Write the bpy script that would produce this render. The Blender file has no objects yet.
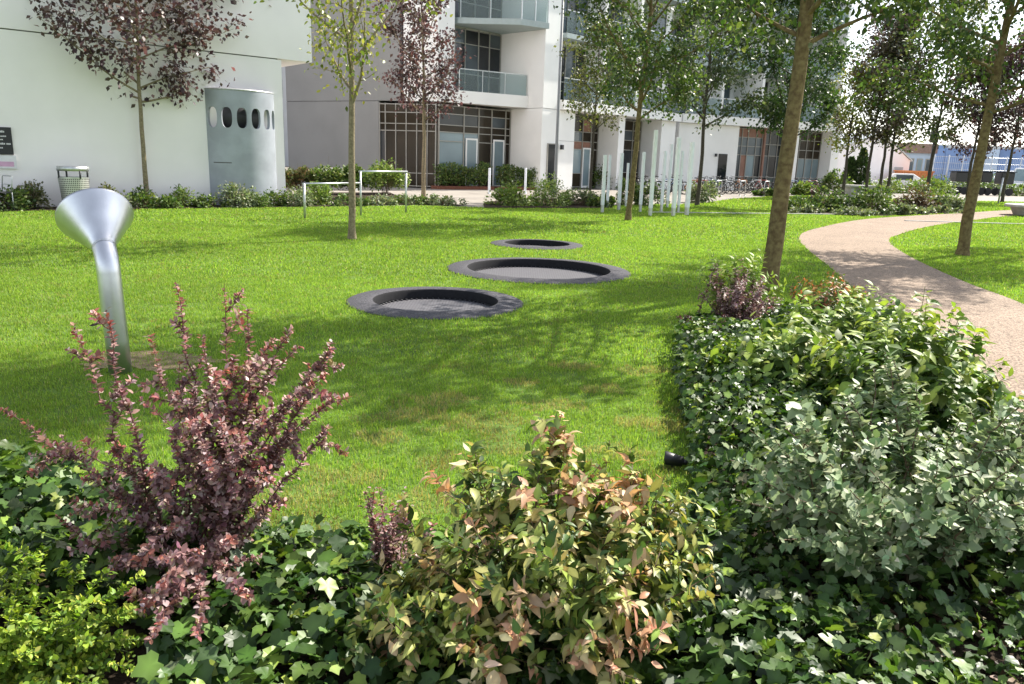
import bpy, math, random
import numpy as np
from mathutils import Vector
from mathutils.geometry import delaunay_2d_cdt

SC = bpy.context.scene
COL = SC.collection
random.seed(7)
R = np.random.default_rng(7)
rad = math.radians
PI = math.pi

# ------------------------------------------------------------------ camera model
FPX, TH, RO, HC = 773.0, rad(13.3), rad(1.83), 1.6
_c, _s, _cr, _sr = math.cos(TH), math.sin(TH), math.cos(RO), math.sin(RO)
FW = Vector((0, _c, -_s)); U0 = Vector((0, _s, _c)); R0 = Vector((1, 0, 0))
RT = R0 * _cr + U0 * _sr
UP = U0 * _cr - R0 * _sr

def ray(x, y):
    return FW + RT * ((x - 512) / FPX) + UP * ((342 - y) / FPX)
def gp(x, y, z=0.0):
    d = ray(x, y); t = (z - HC) / d.z
    return (d.x * t, d.y * t)
def at(x, y, Y):
    d = ray(x, y); t = Y / d.y
    return Vector((d.x * t, Y, HC + d.z * t))

# ------------------------------------------------------------------ scene helpers
def tag(o, label=None, cat=None, group=None, kind=None):
    if label: o['label'] = label
    if cat: o['category'] = cat
    if group: o['group'] = group
    if kind: o['kind'] = kind
    return o

def thing(name, label, cat, loc=(0, 0, 0), rz=0.0, group=None):
    o = bpy.data.objects.new(name, None)
    o.empty_display_size = 0.2
    COL.objects.link(o)
    o.location = loc; o.rotation_euler = (0, 0, rz)
    return tag(o, label, cat, group)

def copy_tree(o, parent=None):
    c = o.copy(); COL.objects.link(c); c.parent = parent
    for ch in list(o.children):
        copy_tree(ch, c)
    return c

def raw_mesh(name, verts, loops, starts, totals, mat, parent=None, cols=None, smooth=False, loc=None):
    me = bpy.data.meshes.new(name)
    verts = np.asarray(verts, dtype=np.float32); loops = np.asarray(loops, dtype=np.int32)
    me.vertices.add(len(verts)); me.vertices.foreach_set('co', verts.ravel())
    me.loops.add(len(loops)); me.loops.foreach_set('vertex_index', loops)
    me.polygons.add(len(starts))
    me.polygons.foreach_set('loop_start', np.asarray(starts, dtype=np.int32))
    me.polygons.foreach_set('loop_total', np.asarray(totals, dtype=np.int32))
    if smooth:
        me.polygons.foreach_set('use_smooth', np.ones(len(starts), dtype=bool))
    if cols is not None:
        a = me.color_attributes.new('Col', 'FLOAT_COLOR', 'POINT')
        c4 = np.ones((len(verts), 4), dtype=np.float32); c4[:, :3] = cols
        a.data.foreach_set('color', c4.ravel())
    me.update(calc_edges=True); me.validate()
    me.materials.append(mat)
    o = bpy.data.objects.new(name, me); COL.objects.link(o)
    if parent: o.parent = parent
    if loc is not None: o.location = loc
    return o

class MB:
    """collects shapes, builds ONE mesh object"""
    def __init__(s, frame=None):
        s.v = []; s.f = []; s.sm = []; s.fr = frame
    def P(s, p):
        if s.fr is None: return tuple(p)
        ox, oy, a = s.fr
        c, n = math.cos(a), math.sin(a)
        return (ox + c * p[0] - n * p[1], oy + n * p[0] + c * p[1], p[2])
    def add(s, vs, fs, smooth=False):
        b = len(s.v)
        s.v += [s.P(p) for p in vs]
        s.f += [tuple(b + i for i in f) for f in fs]
        s.sm += [smooth] * len(fs)
        return s
    def box(s, x0, x1, y0, y1, z0, z1):
        vs = [(x, y, z) for z in (z0, z1) for y in (y0, y1) for x in (x0, x1)]
        return s.add(vs, [(0, 2, 3, 1), (4, 5, 7, 6), (0, 1, 5, 4), (2, 6, 7, 3), (0, 4, 6, 2), (1, 3, 7, 5)])
    def prism(s, poly, z0, z1):
        n = len(poly)
        a = sum(poly[i][0] * poly[(i + 1) % n][1] - poly[(i + 1) % n][0] * poly[i][1] for i in range(n))
        if a < 0: poly = poly[::-1]
        vs = [(p[0], p[1], z0) for p in poly] + [(p[0], p[1], z1) for p in poly]
        fs = [tuple(range(n - 1, -1, -1)), tuple(range(n, 2 * n))]
        fs += [(i, (i + 1) % n, n + (i + 1) % n, n + i) for i in range(n)]
        return s.add(vs, fs)
    def tube(s, pts, rads, sides=8, cap=True):
        pts = [Vector(p) for p in pts]; n = len(pts)
        if not hasattr(rads, '__len__'): rads = [rads] * n
        vs = []; fs = []; ref = Vector((0.31, 0.95, 0.05))
        for i, p in enumerate(pts):
            t = (pts[min(i + 1, n - 1)] - pts[max(i - 1, 0)])
            if t.length < 1e-9: t = Vector((0, 0, 1))
            t.normalize()
            a = ref - t * ref.dot(t)
            if a.length < 1e-3: a = Vector((1, 0, 0)) - t * t.x
            a.normalize(); ref = a; b = t.cross(a)
            for k in range(sides):
                w = 2 * PI * k / sides
                vs.append(p + (a * math.cos(w) + b * math.sin(w)) * rads[i])
        for i in range(n - 1):
            for k in range(sides):
                k2 = (k + 1) % sides
                fs.append((i * sides + k, i * sides + k2, (i + 1) * sides + k2, (i + 1) * sides + k))
        s.add(vs, fs, True)
        if cap:
            b = len(s.v) - len(vs)
            s.f.append(tuple(b + k for k in range(sides - 1, -1, -1))); s.sm.append(False)
            s.f.append(tuple(b + (n - 1) * sides + k for k in range(sides))); s.sm.append(False)
        return s
    def lathe(s, prof, n=48, center=(0, 0, 0), smooth=True):
        vs = []; fs = []
        for (r, z) in prof:
            for k in range(n):
                w = 2 * PI * k / n
                vs.append((center[0] + r * math.cos(w), center[1] + r * math.sin(w), center[2] + z))
        for i in range(len(prof) - 1):
            for k in range(n):
                k2 = (k + 1) % n
                fs.append((i * n + k, i * n + k2, (i + 1) * n + k2, (i + 1) * n + k))
        return s.add(vs, fs, smooth)
    def build(s, name, mat, parent=None, loc=None, bevel=0.0):
        me = bpy.data.meshes.new(name)
        me.from_pydata(s.v, [], s.f); me.update()
        me.polygons.foreach_set('use_smooth', s.sm)
        me.materials.append(mat)
        o = bpy.data.objects.new(name, me); COL.objects.link(o)
        if parent: o.parent = parent
        if loc is not None: o.location = loc
        if bevel:
            m = o.modifiers.new('Bevel', 'BEVEL'); m.width = bevel; m.segments = 2; m.limit_method = 'ANGLE'
        return o

# ------------------------------------------------------------------ materials
def new_mat(name):
    m = bpy.data.materials.new(name); m.use_nodes = True
    nt = m.node_tree; b = nt.nodes['Principled BSDF']
    return m, nt, b

def pbr(name, col, rough=0.6, metal=0.0, var=0.12, scale=6.0, bump=0.0, bscale=60.0, spec=0.5, col2=None, detail=6.0):
    m, nt, b = new_mat(name)
    b.inputs['Roughness'].default_value = rough
    b.inputs['Metallic'].default_value = metal
    b.inputs['Specular IOR Level'].default_value = spec
    tc = nt.nodes.new('ShaderNodeTexCoord')
    nz = nt.nodes.new('ShaderNodeTexNoise'); nz.inputs['Scale'].default_value = scale; nz.inputs['Detail'].default_value = detail
    nt.links.new(tc.outputs['Object'], nz.inputs['Vector'])
    mx = nt.nodes.new('ShaderNodeMix'); mx.data_type = 'RGBA'
    c2 = col2 if col2 else tuple(min(1, c * (1 + var)) for c in col)
    c1 = col if col2 else tuple(c * (1 - var) for c in col)
    mx.inputs[6].default_value = (*c1, 1); mx.inputs[7].default_value = (*c2, 1)
    rp = nt.nodes.new('ShaderNodeMapRange'); rp.inputs[1].default_value = 0.35; rp.inputs[2].default_value = 0.65
    nt.links.new(nz.outputs['Fac'], rp.inputs[0]); nt.links.new(rp.outputs[0], mx.inputs[0])
    nt.links.new(mx.outputs[2], b.inputs['Base Color'])
    if bump:
        n2 = nt.nodes.new('ShaderNodeTexNoise'); n2.inputs['Scale'].default_value = bscale; n2.inputs['Detail'].default_value = 5
        nt.links.new(tc.outputs['Object'], n2.inputs['Vector'])
        bp = nt.nodes.new('ShaderNodeBump'); bp.inputs['Strength'].default_value = bump; bp.inputs['Distance'].default_value = 0.02
        nt.links.new(n2.outputs['Fac'], bp.inputs['Height']); nt.links.new(bp.outputs[0], b.inputs['Normal'])
    return m

def leaf_mat(name, rough=0.45, trans=0.35, spec=0.4, tint=(1.15, 1.25, 0.6)):
    m, nt, b = new_mat(name)
    at_ = nt.nodes.new('ShaderNodeAttribute'); at_.attribute_name = 'Col'
    nt.links.new(at_.outputs['Color'], b.inputs['Base Color'])
    b.inputs['Roughness'].default_value = rough; b.inputs['Specular IOR Level'].default_value = spec
    tr = nt.nodes.new('ShaderNodeBsdfTranslucent')
    mu = nt.nodes.new('ShaderNodeMix'); mu.data_type = 'RGBA'; mu.blend_type = 'MULTIPLY'
    mu.inputs[0].default_value = 1.0; mu.inputs[7].default_value = (*tint, 1)
    nt.links.new(at_.outputs['Color'], mu.inputs[6]); nt.links.new(mu.outputs[2], tr.inputs['Color'])
    ms = nt.nodes.new('ShaderNodeMixShader'); ms.inputs[0].default_value = trans
    nt.links.new(b.outputs[0], ms.inputs[1]); nt.links.new(tr.outputs[0], ms.inputs[2])
    nt.links.new(ms.outputs[0], nt.nodes['Material Output'].inputs['Surface'])
    return m

M = {}
M['white'] = pbr('white_render', (0.88, 0.835, 0.84), 0.75, var=0.035, scale=0.7, bump=0.06, bscale=35, spec=0.25)
M['white2'] = pbr('white_panel', (0.84, 0.835, 0.82), 0.6, var=0.03, scale=0.9, spec=0.3)
M['grey_wall'] = pbr('grey_render', (0.25, 0.25, 0.245), 0.75, var=0.05, scale=0.6, spec=0.25)
M['frame'] = pbr('window_frame', (0.33, 0.32, 0.29), 0.5, var=0.05)
M['seam'] = pbr('joint_dark', (0.12, 0.12, 0.12), 0.8)
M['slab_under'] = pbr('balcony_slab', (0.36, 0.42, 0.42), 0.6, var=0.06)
M['pole'] = pbr('grey_pole_paint', (0.22, 0.23, 0.24), 0.55, var=0.05)
M['steel'] = pbr('stainless_steel', (0.60, 0.61, 0.64), 0.36, 1.0, var=0.10, scale=5, bump=.04, bscale=90)
M['galv'] = pbr('galvanised_steel', (0.55, 0.56, 0.56), 0.45, 0.85, var=0.12, scale=14)
M['screen'] = pbr('blue_grey_metal', (0.33, 0.355, 0.40), 0.45, 0.15, var=0.10, scale=2.2)
M['dark'] = pbr('dark_metal', (0.03, 0.03, 0.035), 0.5)
M['black'] = pbr('black_plastic', (0.018, 0.018, 0.02), 0.4)
M['rubber_rim'] = pbr('rubber_safety_ring', (0.085, 0.083, 0.092), 0.9, var=0.35, scale=60, bump=0.5, bscale=220, spec=0.15)
M['rubber_wall'] = pbr('rubber_pit_wall', (0.012, 0.012, 0.014), 0.8, var=0.2, scale=30, spec=0.2)
M['bark'] = pbr('pale_bark', (0.17, 0.135, 0.085), 0.85, scale=24, bump=0.6, bscale=50, col2=(0.28, 0.235, 0.15), spec=0.2)
M['bark_green'] = pbr('mossy_bark', (0.115, 0.08, 0.038), 0.9, scale=16, bump=0.8, bscale=45, col2=(0.21, 0.165, 0.075), spec=0.2)
M['bark_dark'] = pbr('dark_bark', (0.05, 0.042, 0.034), 0.9, scale=22, bump=0.6, bscale=50, col2=(0.10, 0.085, 0.065), spec=0.2)
M['stem_red'] = pbr('red_stem', (0.10, 0.035, 0.03), 0.6)
M['stem_brown'] = pbr('brown_stem', (0.13, 0.085, 0.05), 0.7)
M['stem_green'] = pbr('green_stem', (0.12, 0.16, 0.05), 0.6)
M['soil'] = pbr('garden_soil', (0.022, 0.017, 0.012), 0.95, scale=25, bump=0.9, bscale=40, col2=(0.06, 0.043, 0.032), spec=0.1)
M['mulch'] = pbr('red_mulch', (0.10, 0.045, 0.03), 0.95, scale=20, bump=0.9, bscale=40, col2=(0.2, 0.12, 0.08), spec=0.1)
M['dirt'] = pbr('worn_dirt', (0.16, 0.115, 0.075), 0.95, scale=14, bump=0.5, bscale=60, col2=(0.28, 0.21, 0.14), spec=0.1)
M['concrete'] = pbr('pale_concrete', (0.44, 0.43, 0.41), 0.85, var=0.12, scale=5, bump=0.25, bscale=60, spec=0.2)
M['rust'] = pbr('rusty_edging', (0.16, 0.055, 0.03), 0.85, var=0.25, scale=10)
M['rust2'] = pbr('red_brown_panel', (0.26, 0.13, 0.09), 0.6, var=0.15, scale=4)
M['post'] = pbr('white_post_paint', (0.76, 0.79, 0.83), 0.35, var=0.06, scale=6)
M['blue'] = pbr('blue_hoarding', (0.17, 0.27, 0.50), 0.5, var=0.2, scale=0.3)
M['paleblue'] = pbr('pale_blue_panel', (0.42, 0.52, 0.66), 0.5, var=0.15, scale=0.4)
M['brown_roof'] = pbr('brown_roof', (0.24, 0.16, 0.13), 0.8, var=0.15)
M['orange'] = pbr('orange_paint', (0.50, 0.17, 0.05), 0.55, var=0.15)
M['car_white'] = pbr('white_car_paint', (0.75, 0.76, 0.78), 0.25, var=0.02)
M['tyre'] = pbr('tyre_rubber', (0.02, 0.02, 0.02), 0.8)
M['sign_black'] = pbr('sign_black', (0.015, 0.015, 0.02), 0.4)
M['sign_white'] = pbr('sign_white', (0.72, 0.70, 0.74), 0.45, var=0.04)
M['sign_pink'] = pbr('sign_pink', (0.60, 0.35, 0.52), 0.45)
M['sign_blue'] = pbr('sign_blue', (0.35, 0.5, 0.75), 0.45)
M['far_wall'] = pbr('far_grey_wall', (0.45, 0.46, 0.47), 0.7, var=0.08, scale=0.4)

def glass_mat(name, col, rough=0.06, var=0.5, scale=0.35):
    m = pbr(name, col, rough, 0.0, var=var, scale=scale, spec=0.35)
    return m
M['glass_brown'] = pbr('tinted_pane', (0.032, 0.025, 0.016), 0.12, var=.4, scale=.4, spec=.14)
M['glass_dark'] = glass_mat('dark_pane', (0.020, 0.024, 0.028))
M['glass_blue'] = glass_mat('blue_curtained_pane', (0.20, 0.27, 0.30), 0.1, 0.2)
M['glass_upper'] = glass_mat('upper_pane', (0.075, 0.095, 0.11), 0.06, 0.5)

def rail_glass():
    m, nt, b = new_mat('railing_glass')
    b.inputs['Base Color'].default_value = (0.55, 0.65, 0.66, 1); b.inputs['Roughness'].default_value = 0.05
    tr = nt.nodes.new('ShaderNodeBsdfTransparent'); tr.inputs['Color'].default_value = (0.80, 0.86, 0.86, 1)
    ms = nt.nodes.new('ShaderNodeMixShader'); ms.inputs[0].default_value = 0.10
    nt.links.new(tr.outputs[0], ms.inputs[1]); nt.links.new(b.outputs[0], ms.inputs[2])
    nt.links.new(ms.outputs[0], nt.nodes['Material Output'].inputs['Surface'])
    return m
M['rail'] = rail_glass()

def mesh_bin_mat():
    m, nt, b = new_mat('perforated_steel')
    b.inputs['Metallic'].default_value = 0.6; b.inputs['Roughness'].default_value = 0.5
    tc = nt.nodes.new('ShaderNodeTexCoord')
    br = nt.nodes.new('ShaderNodeTexBrick'); br.offset = 0.0
    br.inputs['Scale'].default_value = 1.0
    br.inputs['Color1'].default_value = (0.06, 0.06, 0.055, 1); br.inputs['Color2'].default_value = (0.06, 0.06, 0.055, 1)
    br.inputs['Mortar'].default_value = (0.60, 0.60, 0.57, 1)
    br.inputs['Mortar Size'].default_value = 0.011; br.inputs['Brick Width'].default_value = 0.05; br.inputs['Row Height'].default_value = 0.05
    sx = nt.nodes.new('ShaderNodeSeparateXYZ'); nt.links.new(tc.outputs['Object'], sx.inputs[0])
    atn = nt.nodes.new('ShaderNodeMath'); atn.operation = 'ARCTAN2'
    nt.links.new(sx.outputs['Y'], atn.inputs[0]); nt.links.new(sx.outputs['X'], atn.inputs[1])
    mul = nt.nodes.new('ShaderNodeMath'); mul.operation = 'MULTIPLY'; mul.inputs[1].default_value = 0.4
    nt.links.new(atn.outputs[0], mul.inputs[0])
    cx = nt.nodes.new('ShaderNodeCombineXYZ'); nt.links.new(mul.outputs[0], cx.inputs['X']); nt.links.new(sx.outputs['Z'], cx.inputs['Y'])
    nt.links.new(cx.outputs[0], br.inputs['Vector']); nt.links.new(br.outputs['Color'], b.inputs['Base Color'])
    return m
M['bin'] = mesh_bin_mat()

def mat_mat():
    # woven trampoline bed made of small square rubber tiles
    m, nt, b = new_mat('trampoline_bed')
    b.inputs['Roughness'].default_value = 0.6; b.inputs['Specular IOR Level'].default_value = 0.3
    tc = nt.nodes.new('ShaderNodeTexCoord')
    br = nt.nodes.new('ShaderNodeTexBrick'); br.offset = 0.0
    br.inputs['Scale'].default_value = 1.0
    br.inputs['Color1'].default_value = (0.128, 0.127, 0.136, 1); br.inputs['Color2'].default_value = (0.105, 0.104, 0.112, 1)
    br.inputs['Mortar'].default_value = (0.075, 0.07, 0.08, 1)
    br.inputs['Mortar Size'].default_value = 0.004; br.inputs['Brick Width'].default_value = 0.035; br.inputs['Row Height'].default_value = 0.035
    nt.links.new(tc.outputs['Object'], br.inputs['Vector']); nt.links.new(br.outputs['Color'], b.inputs['Base Color'])
    return m
M['mat'] = mat_mat()

def path_mat():
    m, nt, b = new_mat('resin_gravel')
    b.inputs['Roughness'].default_value = 0.85; b.inputs['Specular IOR Level'].default_value = 0.2
    tc = nt.nodes.new('ShaderNodeTexCoord')
    vo = nt.nodes.new('ShaderNodeTexVoronoi'); vo.inputs['Scale'].default_value = 75
    nz = nt.nodes.new('ShaderNodeTexNoise'); nz.inputs['Scale'].default_value = 1.1; nz.inputs['Detail'].default_value = 5
    for n in (vo, nz): nt.links.new(tc.outputs['Object'], n.inputs['Vector'])
    cr = nt.nodes.new('ShaderNodeValToRGB')
    cr.color_ramp.elements[0].color = (0.12, 0.088, 0.066, 1); cr.color_ramp.elements[1].color = (0.40, 0.305, 0.23, 1)
    e = cr.color_ramp.elements.new(0.5); e.color = (0.26, 0.195, 0.145, 1)
    sp = nt.nodes.new('ShaderNodeSeparateColor'); nt.links.new(vo.outputs['Color'], sp.inputs[0])
    nt.links.new(sp.outputs[0], cr.inputs[0])
    mu = nt.nodes.new('ShaderNodeMix'); mu.data_type = 'RGBA'; mu.blend_type = 'MULTIPLY'; mu.inputs[0].default_value = 1
    rp = nt.nodes.new('ShaderNodeMapRange'); rp.inputs[1].default_value = 0.3; rp.inputs[2].default_value = 0.7; rp.inputs[3].default_value = 0.86; rp.inputs[4].default_value = 1.1
    nt.links.new(nz.outputs['Fac'], rp.inputs[0])
    nt.links.new(cr.outputs[0], mu.inputs[6]); nt.links.new(rp.outputs[0], mu.inputs[7])
    nt.links.new(mu.outputs[2], b.inputs['Base Color'])
    bp = nt.nodes.new('ShaderNodeBump'); bp.inputs['Strength'].default_value = 0.5; bp.inputs['Distance'].default_value = 0.006
    nt.links.new(vo.outputs['Distance'], bp.inputs['Height']); nt.links.new(bp.outputs[0], b.inputs['Normal'])
    return m
M['path'] = path_mat()
M['pave'] = pbr('pale_paving', (0.27, 0.245, 0.215), 0.85, var=0.12, scale=0.8, bump=0.15, bscale=30, spec=0.2)
M['turf'] = pbr('turf', (0.085, 0.145, 0.03), 0.9, scale=3.0, bump=0.6, bscale=90, col2=(0.13, 0.21, 0.042), spec=0.1)

M['leaf_tree'] = leaf_mat('tree_leaves', 0.45, 0.35, 0.45)
M['leaf_purple'] = leaf_mat('purple_leaves', 0.45, 0.28, 0.4, (1.3, 0.7, 0.7))
M['leaf_ivy'] = leaf_mat('glossy_leaves', 0.42, 0.24, 0.38)
M['leaf_soft'] = leaf_mat('soft_leaves', 0.5, 0.3, 0.35)
M['leaf_silver'] = leaf_mat('silver_leaves', 0.5, 0.22, 0.35, (1.05, 1.15, 0.75))
M['leaf_bronze'] = leaf_mat('bronze_leaves', 0.45, 0.32, 0.35, (1.15, 1.0, 0.6))
M['leaf_red'] = leaf_mat('barberry_leaves', 0.45, 0.35, 0.4, (1.1, 0.85, 0.75))
M['grass'] = leaf_mat('grass_blades', 0.5, 0.5, 0.25, (1.05, 1.2, 0.55))

# ------------------------------------------------------------------ leaf machinery
def T(vs, fs):
    return np.array(vs, dtype=np.float32), [list(f) for f in fs]
# local frame: x width, y length, z leaf normal
L_DIAMOND = T([(0, 0, 0), (.34, .45, .07), (0, 1, 0), (-.34, .45, .07)], [(0, 1, 2, 3)])
L_OVAL = T([(0, 0, 0), (.30, .32, .07), (.25, .68, .03), (0, 1, -.10), (-.25, .68, .03), (-.30, .32, .07), (0, .5, -.02)],
           [(0, 1, 6), (1, 2, 6), (2, 3, 6), (3, 4, 6), (4, 5, 6), (5, 0, 6)])
L_LANCE = T([(0, 0, 0), (0, .16, .0), (0, .42, -.01), (0, .68, -.06), (0, 1, -.24),
             (.15, .14, .05), (.26, .38, .06), (.19, .66, .0), (-.15, .14, .05), (-.26, .38, .06), (-.19, .66, .0)],
            [(0, 5, 1), (5, 6, 2, 1), (6, 7, 3, 2), (7, 4, 3), (0, 1, 8), (1, 2, 9, 8), (2, 3, 10, 9), (3, 4, 10)])
L_POINT = T([(0, 0, 0), (0, .30, .01), (.20, .26, .08), (-.20, .26, .08), (0, .65, -.06), (.16, .60, .0), (-.16, .60, .0), (0, 1, -.26)],
            [(0, 2, 1), (0, 1, 3), (1, 2, 5, 4), (3, 1, 4, 6), (4, 5, 7), (6, 4, 7)])
_iv = [(0, .05, -.03), (.20, -.08, .06), (.48, .08, .0), (.40, .30, .09), (.50, .54, .0), (.27, .64, .08), (0, 1.0, -.14),
       (-.27, .64, .08), (-.50, .54, .0), (-.40, .30, .09), (-.48, .08, .0), (-.20, -.08, .06)]
L_IVY = T(_iv + [(0, .34, 0)], [(i, (i + 1) % 12, 12) for i in range(12)])

def unit(a):
    return a / np.maximum(np.linalg.norm(a, axis=1, keepdims=True), 1e-9)

def leaves(name, pos, fwd, nrm, size, cols, tmpl, mat, parent=None, loc=None, wid=None, vein=None):
    """one mesh of N leaves; fwd = leaf length direction, nrm ~ leaf normal"""
    tv, tf = tmpl
    N = len(pos); k = len(tv)
    f = unit(np.asarray(fwd, dtype=np.float32)); n = np.asarray(nrm, dtype=np.float32)
    n = unit(n - f * (n * f).sum(1, keepdims=True) + 1e-6)
    s = np.cross(f, n)
    size = np.asarray(size, dtype=np.float32).reshape(N, 1, 1)
    w = 1.0 if wid is None else np.asarray(wid, dtype=np.float32).reshape(-1, 1, 1)
    zr = np.random.default_rng(N).normal(1.0, .75, (N, 1, 1)) if k > 4 else 1.0      # every leaf cups or curls its own amount
    V = (tv[None, :, 0:1] * s[:, None, :] * w + tv[None, :, 1:2] * f[:, None, :] + tv[None, :, 2:3] * n[:, None, :] * zr) * size + np.asarray(pos, dtype=np.float32)[:, None, :]
    V = V.reshape(-1, 3)
    C = np.repeat(np.asarray(cols, dtype=np.float32), k, axis=0)
    if vein is not None:
        vv = np.ones(k, dtype=np.float32); vv[list(vein[0])] = vein[1]
        C = np.clip(C * np.tile(vv, N)[:, None], 0, .9)
    fl = np.concatenate([np.array(x) for x in tf]); ft = np.array([len(x) for x in tf])
    loops = (np.arange(N)[:, None] * k + fl[None, :]).ravel()
    totals = np.tile(ft, N); starts = np.concatenate([[0], np.cumsum(totals)[:-1]])
    return raw_mesh(name, V, loops, starts, totals, mat, parent, C, k > 4, loc)

def pal(rng, N, cols, weights=None, jit=0.18):
    c = np.array(cols, dtype=np.float32)
    idx = rng.choice(len(c), N, p=None if weights is None else np.array(weights) / sum(weights))
    b = c[idx] * (1 + rng.normal(0, jit, (N, 1))) * (1 + rng.normal(0, jit * 0.35, (N, 3)))
    return np.clip(b, 0.004, 0.9)

def rdir(rng, N):
    return unit(rng.normal(size=(N, 3)))

def vnoise(x, y, seed=0):
    """smooth value noise in numpy, 0..1"""
    xi = np.floor(x).astype(np.int64); yi = np.floor(y).astype(np.int64)
    xf = x - xi; yf = y - yi
    def h(a, b):
        n = (a * 374761393 + b * 668265263 + seed * 1442695041) & 0xffffffff
        n = ((n ^ (n >> 13)) * 1274126177) & 0xffffffff
        return ((n ^ (n >> 16)) & 0xffff) / 65535.0
    u = xf * xf * (3 - 2 * xf); v = yf * yf * (3 - 2 * yf)
    return (h(xi, yi) * (1 - u) + h(xi + 1, yi) * u) * (1 - v) + (h(xi, yi + 1) * (1 - u) + h(xi + 1, yi + 1) * u) * v

def inpoly(x, y, poly):
    c = np.zeros(x.shape, dtype=bool); n = len(poly); j = n - 1
    for i in range(n):
        xi, yi = poly[i]; xj, yj = poly[j]
        hit = ((yi > y) != (yj > y)) & (x < (xj - xi) * (y - yi) / ((yj - yi) if yj != yi else 1e-12) + xi)
        c ^= hit; j = i
    return c

def smooth_line(pts, n=8):
    out = []
    P = [pts[0]] + list(pts) + [pts[-1]]
    for i in range(1, len(P) - 2):
        p0, p1, p2, p3 = [np.array(P[i + k], dtype=float) for k in (-1, 0, 1, 2)]
        for k in range(n):
            t = k / n
            out.append(tuple(0.5 * ((2 * p1) + (-p0 + p2) * t + (2 * p0 - 5 * p1 + 4 * p2 - p3) * t * t + (-p0 + 3 * p1 - 3 * p2 + p3) * t ** 3)))
    out.append(tuple(pts[-1]))
    return out

# ------------------------------------------------------------------ layout of the ground
TRAMP = [((-0.87, 8.55), 0.99, 0.70, 0.095), ((0.36, 11.42), 1.36, 1.06, 0.11), ((0.42, 14.95), 0.90, 0.63, 0.09)]

def circle(c, r, n=48):
    return [(c[0] + r * math.cos(2 * PI * k / n), c[1] + r * math.sin(2 * PI * k / n)) for k in range(n)]

def sheet(name, outer, z, mat, holes=(), kind='structure', parent=None):
    vs = []; es = []
    for loop in [outer] + list(holes):
        b = len(vs); n = len(loop)
        vs += [Vector((p[0], p[1])) for p in loop]
        es += [(b + i, b + (i + 1) % n) for i in range(n)]
    ov, oe, of, _, _, _ = delaunay_2d_cdt(vs, es, [], 0, 1e-6)
    fs = []
    for f in of:
        cx = np.array([sum(ov[i][0] for i in f) / len(f)]); cy = np.array([sum(ov[i][1] for i in f) / len(f)])
        if not inpoly(cx, cy, outer)[0]: continue
        if any(inpoly(cx, cy, h)[0] for h in holes): continue
        f = list(f)
        a = sum(ov[f[i]][0] * ov[f[(i + 1) % len(f)]][1] - ov[f[(i + 1) % len(f)]][0] * ov[f[i]][1] for i in range(len(f)))
        fs.append(f if a > 0 else f[::-1])
    m = MB(); m.add([(v[0], v[1], z) for v in ov], fs)
    o = m.build(name, mat, parent)
    if kind: o['kind'] = kind
    return o

holes = [circle(c, R_ - 0.02) for c, R_, _, _ in TRAMP]
sheet('ground', [(-400, -60), (400, -60), (400, 900), (-400, 900)], 0.0, M['pave'], holes)

# building frames
A1 = rad(40.6)
A1B = rad(47.0)
W0 = (-12.61, 19.84)
def wall_pt(s, out):      # along the white wall, metres out in front of it
    return (W0[0] + s * math.cos(A1) + out * math.sin(A1), W0[1] + s * math.sin(A1) - out * math.cos(A1))

far_edge = [wall_pt(-9, 1.25), wall_pt(0, 1.25), wall_pt(4, 1.25), wall_pt(8.2, 1.4), gp(330, 207), gp(420, 206), gp(490, 208), gp(560, 208),
            gp(610, 206), gp(660, 205), gp(700, 204), gp(735, 199), gp(760, 197.5), gp(800, 196), (27, 47), (45, 56), (70, 62)]
lawn_poly = far_edge + [(70, 12), (40, -20), (-30, -20), (-30, 6)]
sheet('lawn', lawn_poly, 0.012, M['turf'], holes)

pl = smooth_line([(1.4, -4), (2.2, 0), (2.75, 2.6), (3.25, 5.0), (3.85, 7.2), gp(870, 303), gp(845, 282), gp(827, 266), gp(807, 250), gp(799, 238), gp(813, 230), gp(859, 220.5), gp(909, 216.5), gp(962, 213.5), gp(1010, 210.5), (31, 43), (44, 52)], 8)
pr = smooth_line([(6.0, -4), (5.2, 0), (5.05, 3.2), (5.6, 6.8), gp(1024, 306), gp(962, 282), gp(909, 257), gp(889, 242), gp(900, 235), gp(930, 227), gp(975, 220.5), gp(1030, 216), (33, 38.5), (46, 46)], 8)
path_poly = pl + pr[::-1]
sheet('path', path_poly, 0.022, M['path'])

bed_poly = smooth_line([(-5.5, 0.2), (-5.2, 3.5), (-3.6, 3.55), (-2.6, 3.4), (-1.7, 3.15), (-0.8, 2.85), (0.0, 2.8), (0.65, 3.0), (0.95, 3.55), (1.16, 4.7), (1.35, 5.9), (1.58, 7.0),
                        (2.1, 7.9), (2.9, 8.5), (3.8, 8.4), (4.05, 7.6), (3.65, 6.3), (3.15, 4.9), (2.75, 3.5), (2.45, 2.2), (2.2, 0.2)], 5)
sheet('soil_bed', bed_poly, 0.030, M['soil'])
wall_bed = [wall_pt(-9, 0.0), wall_pt(-9, 1.3), wall_pt(4, 1.3), wall_pt(8.2, 1.45), gp(330, 206), gp(420, 205), gp(470, 206.5), gp(440, 203.5), gp(400, 198), gp(390, 193), gp(300, 193), wall_pt(9.0, 0.2), wall_pt(7.9, 0.0)]
sheet('wall_bed_soil', wall_bed, 0.030, M['soil'])
mid_bed = [gp(484, 208.5), gp(484, 203), gp(520, 199), gp(560, 199), gp(612, 203), gp(612, 208.5), gp(560, 209)]
sheet('shrub_bed_soil', mid_bed, 0.034, M['soil'])
isl = smooth_line([gp(786, 213.5), gp(800, 207), gp(850, 203), gp(900, 203), gp(955, 207), gp(962, 212.5), gp(930, 214.5), gp(880, 216.5), gp(830, 215), gp(786, 213.5)], 4)[:-1]
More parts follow.
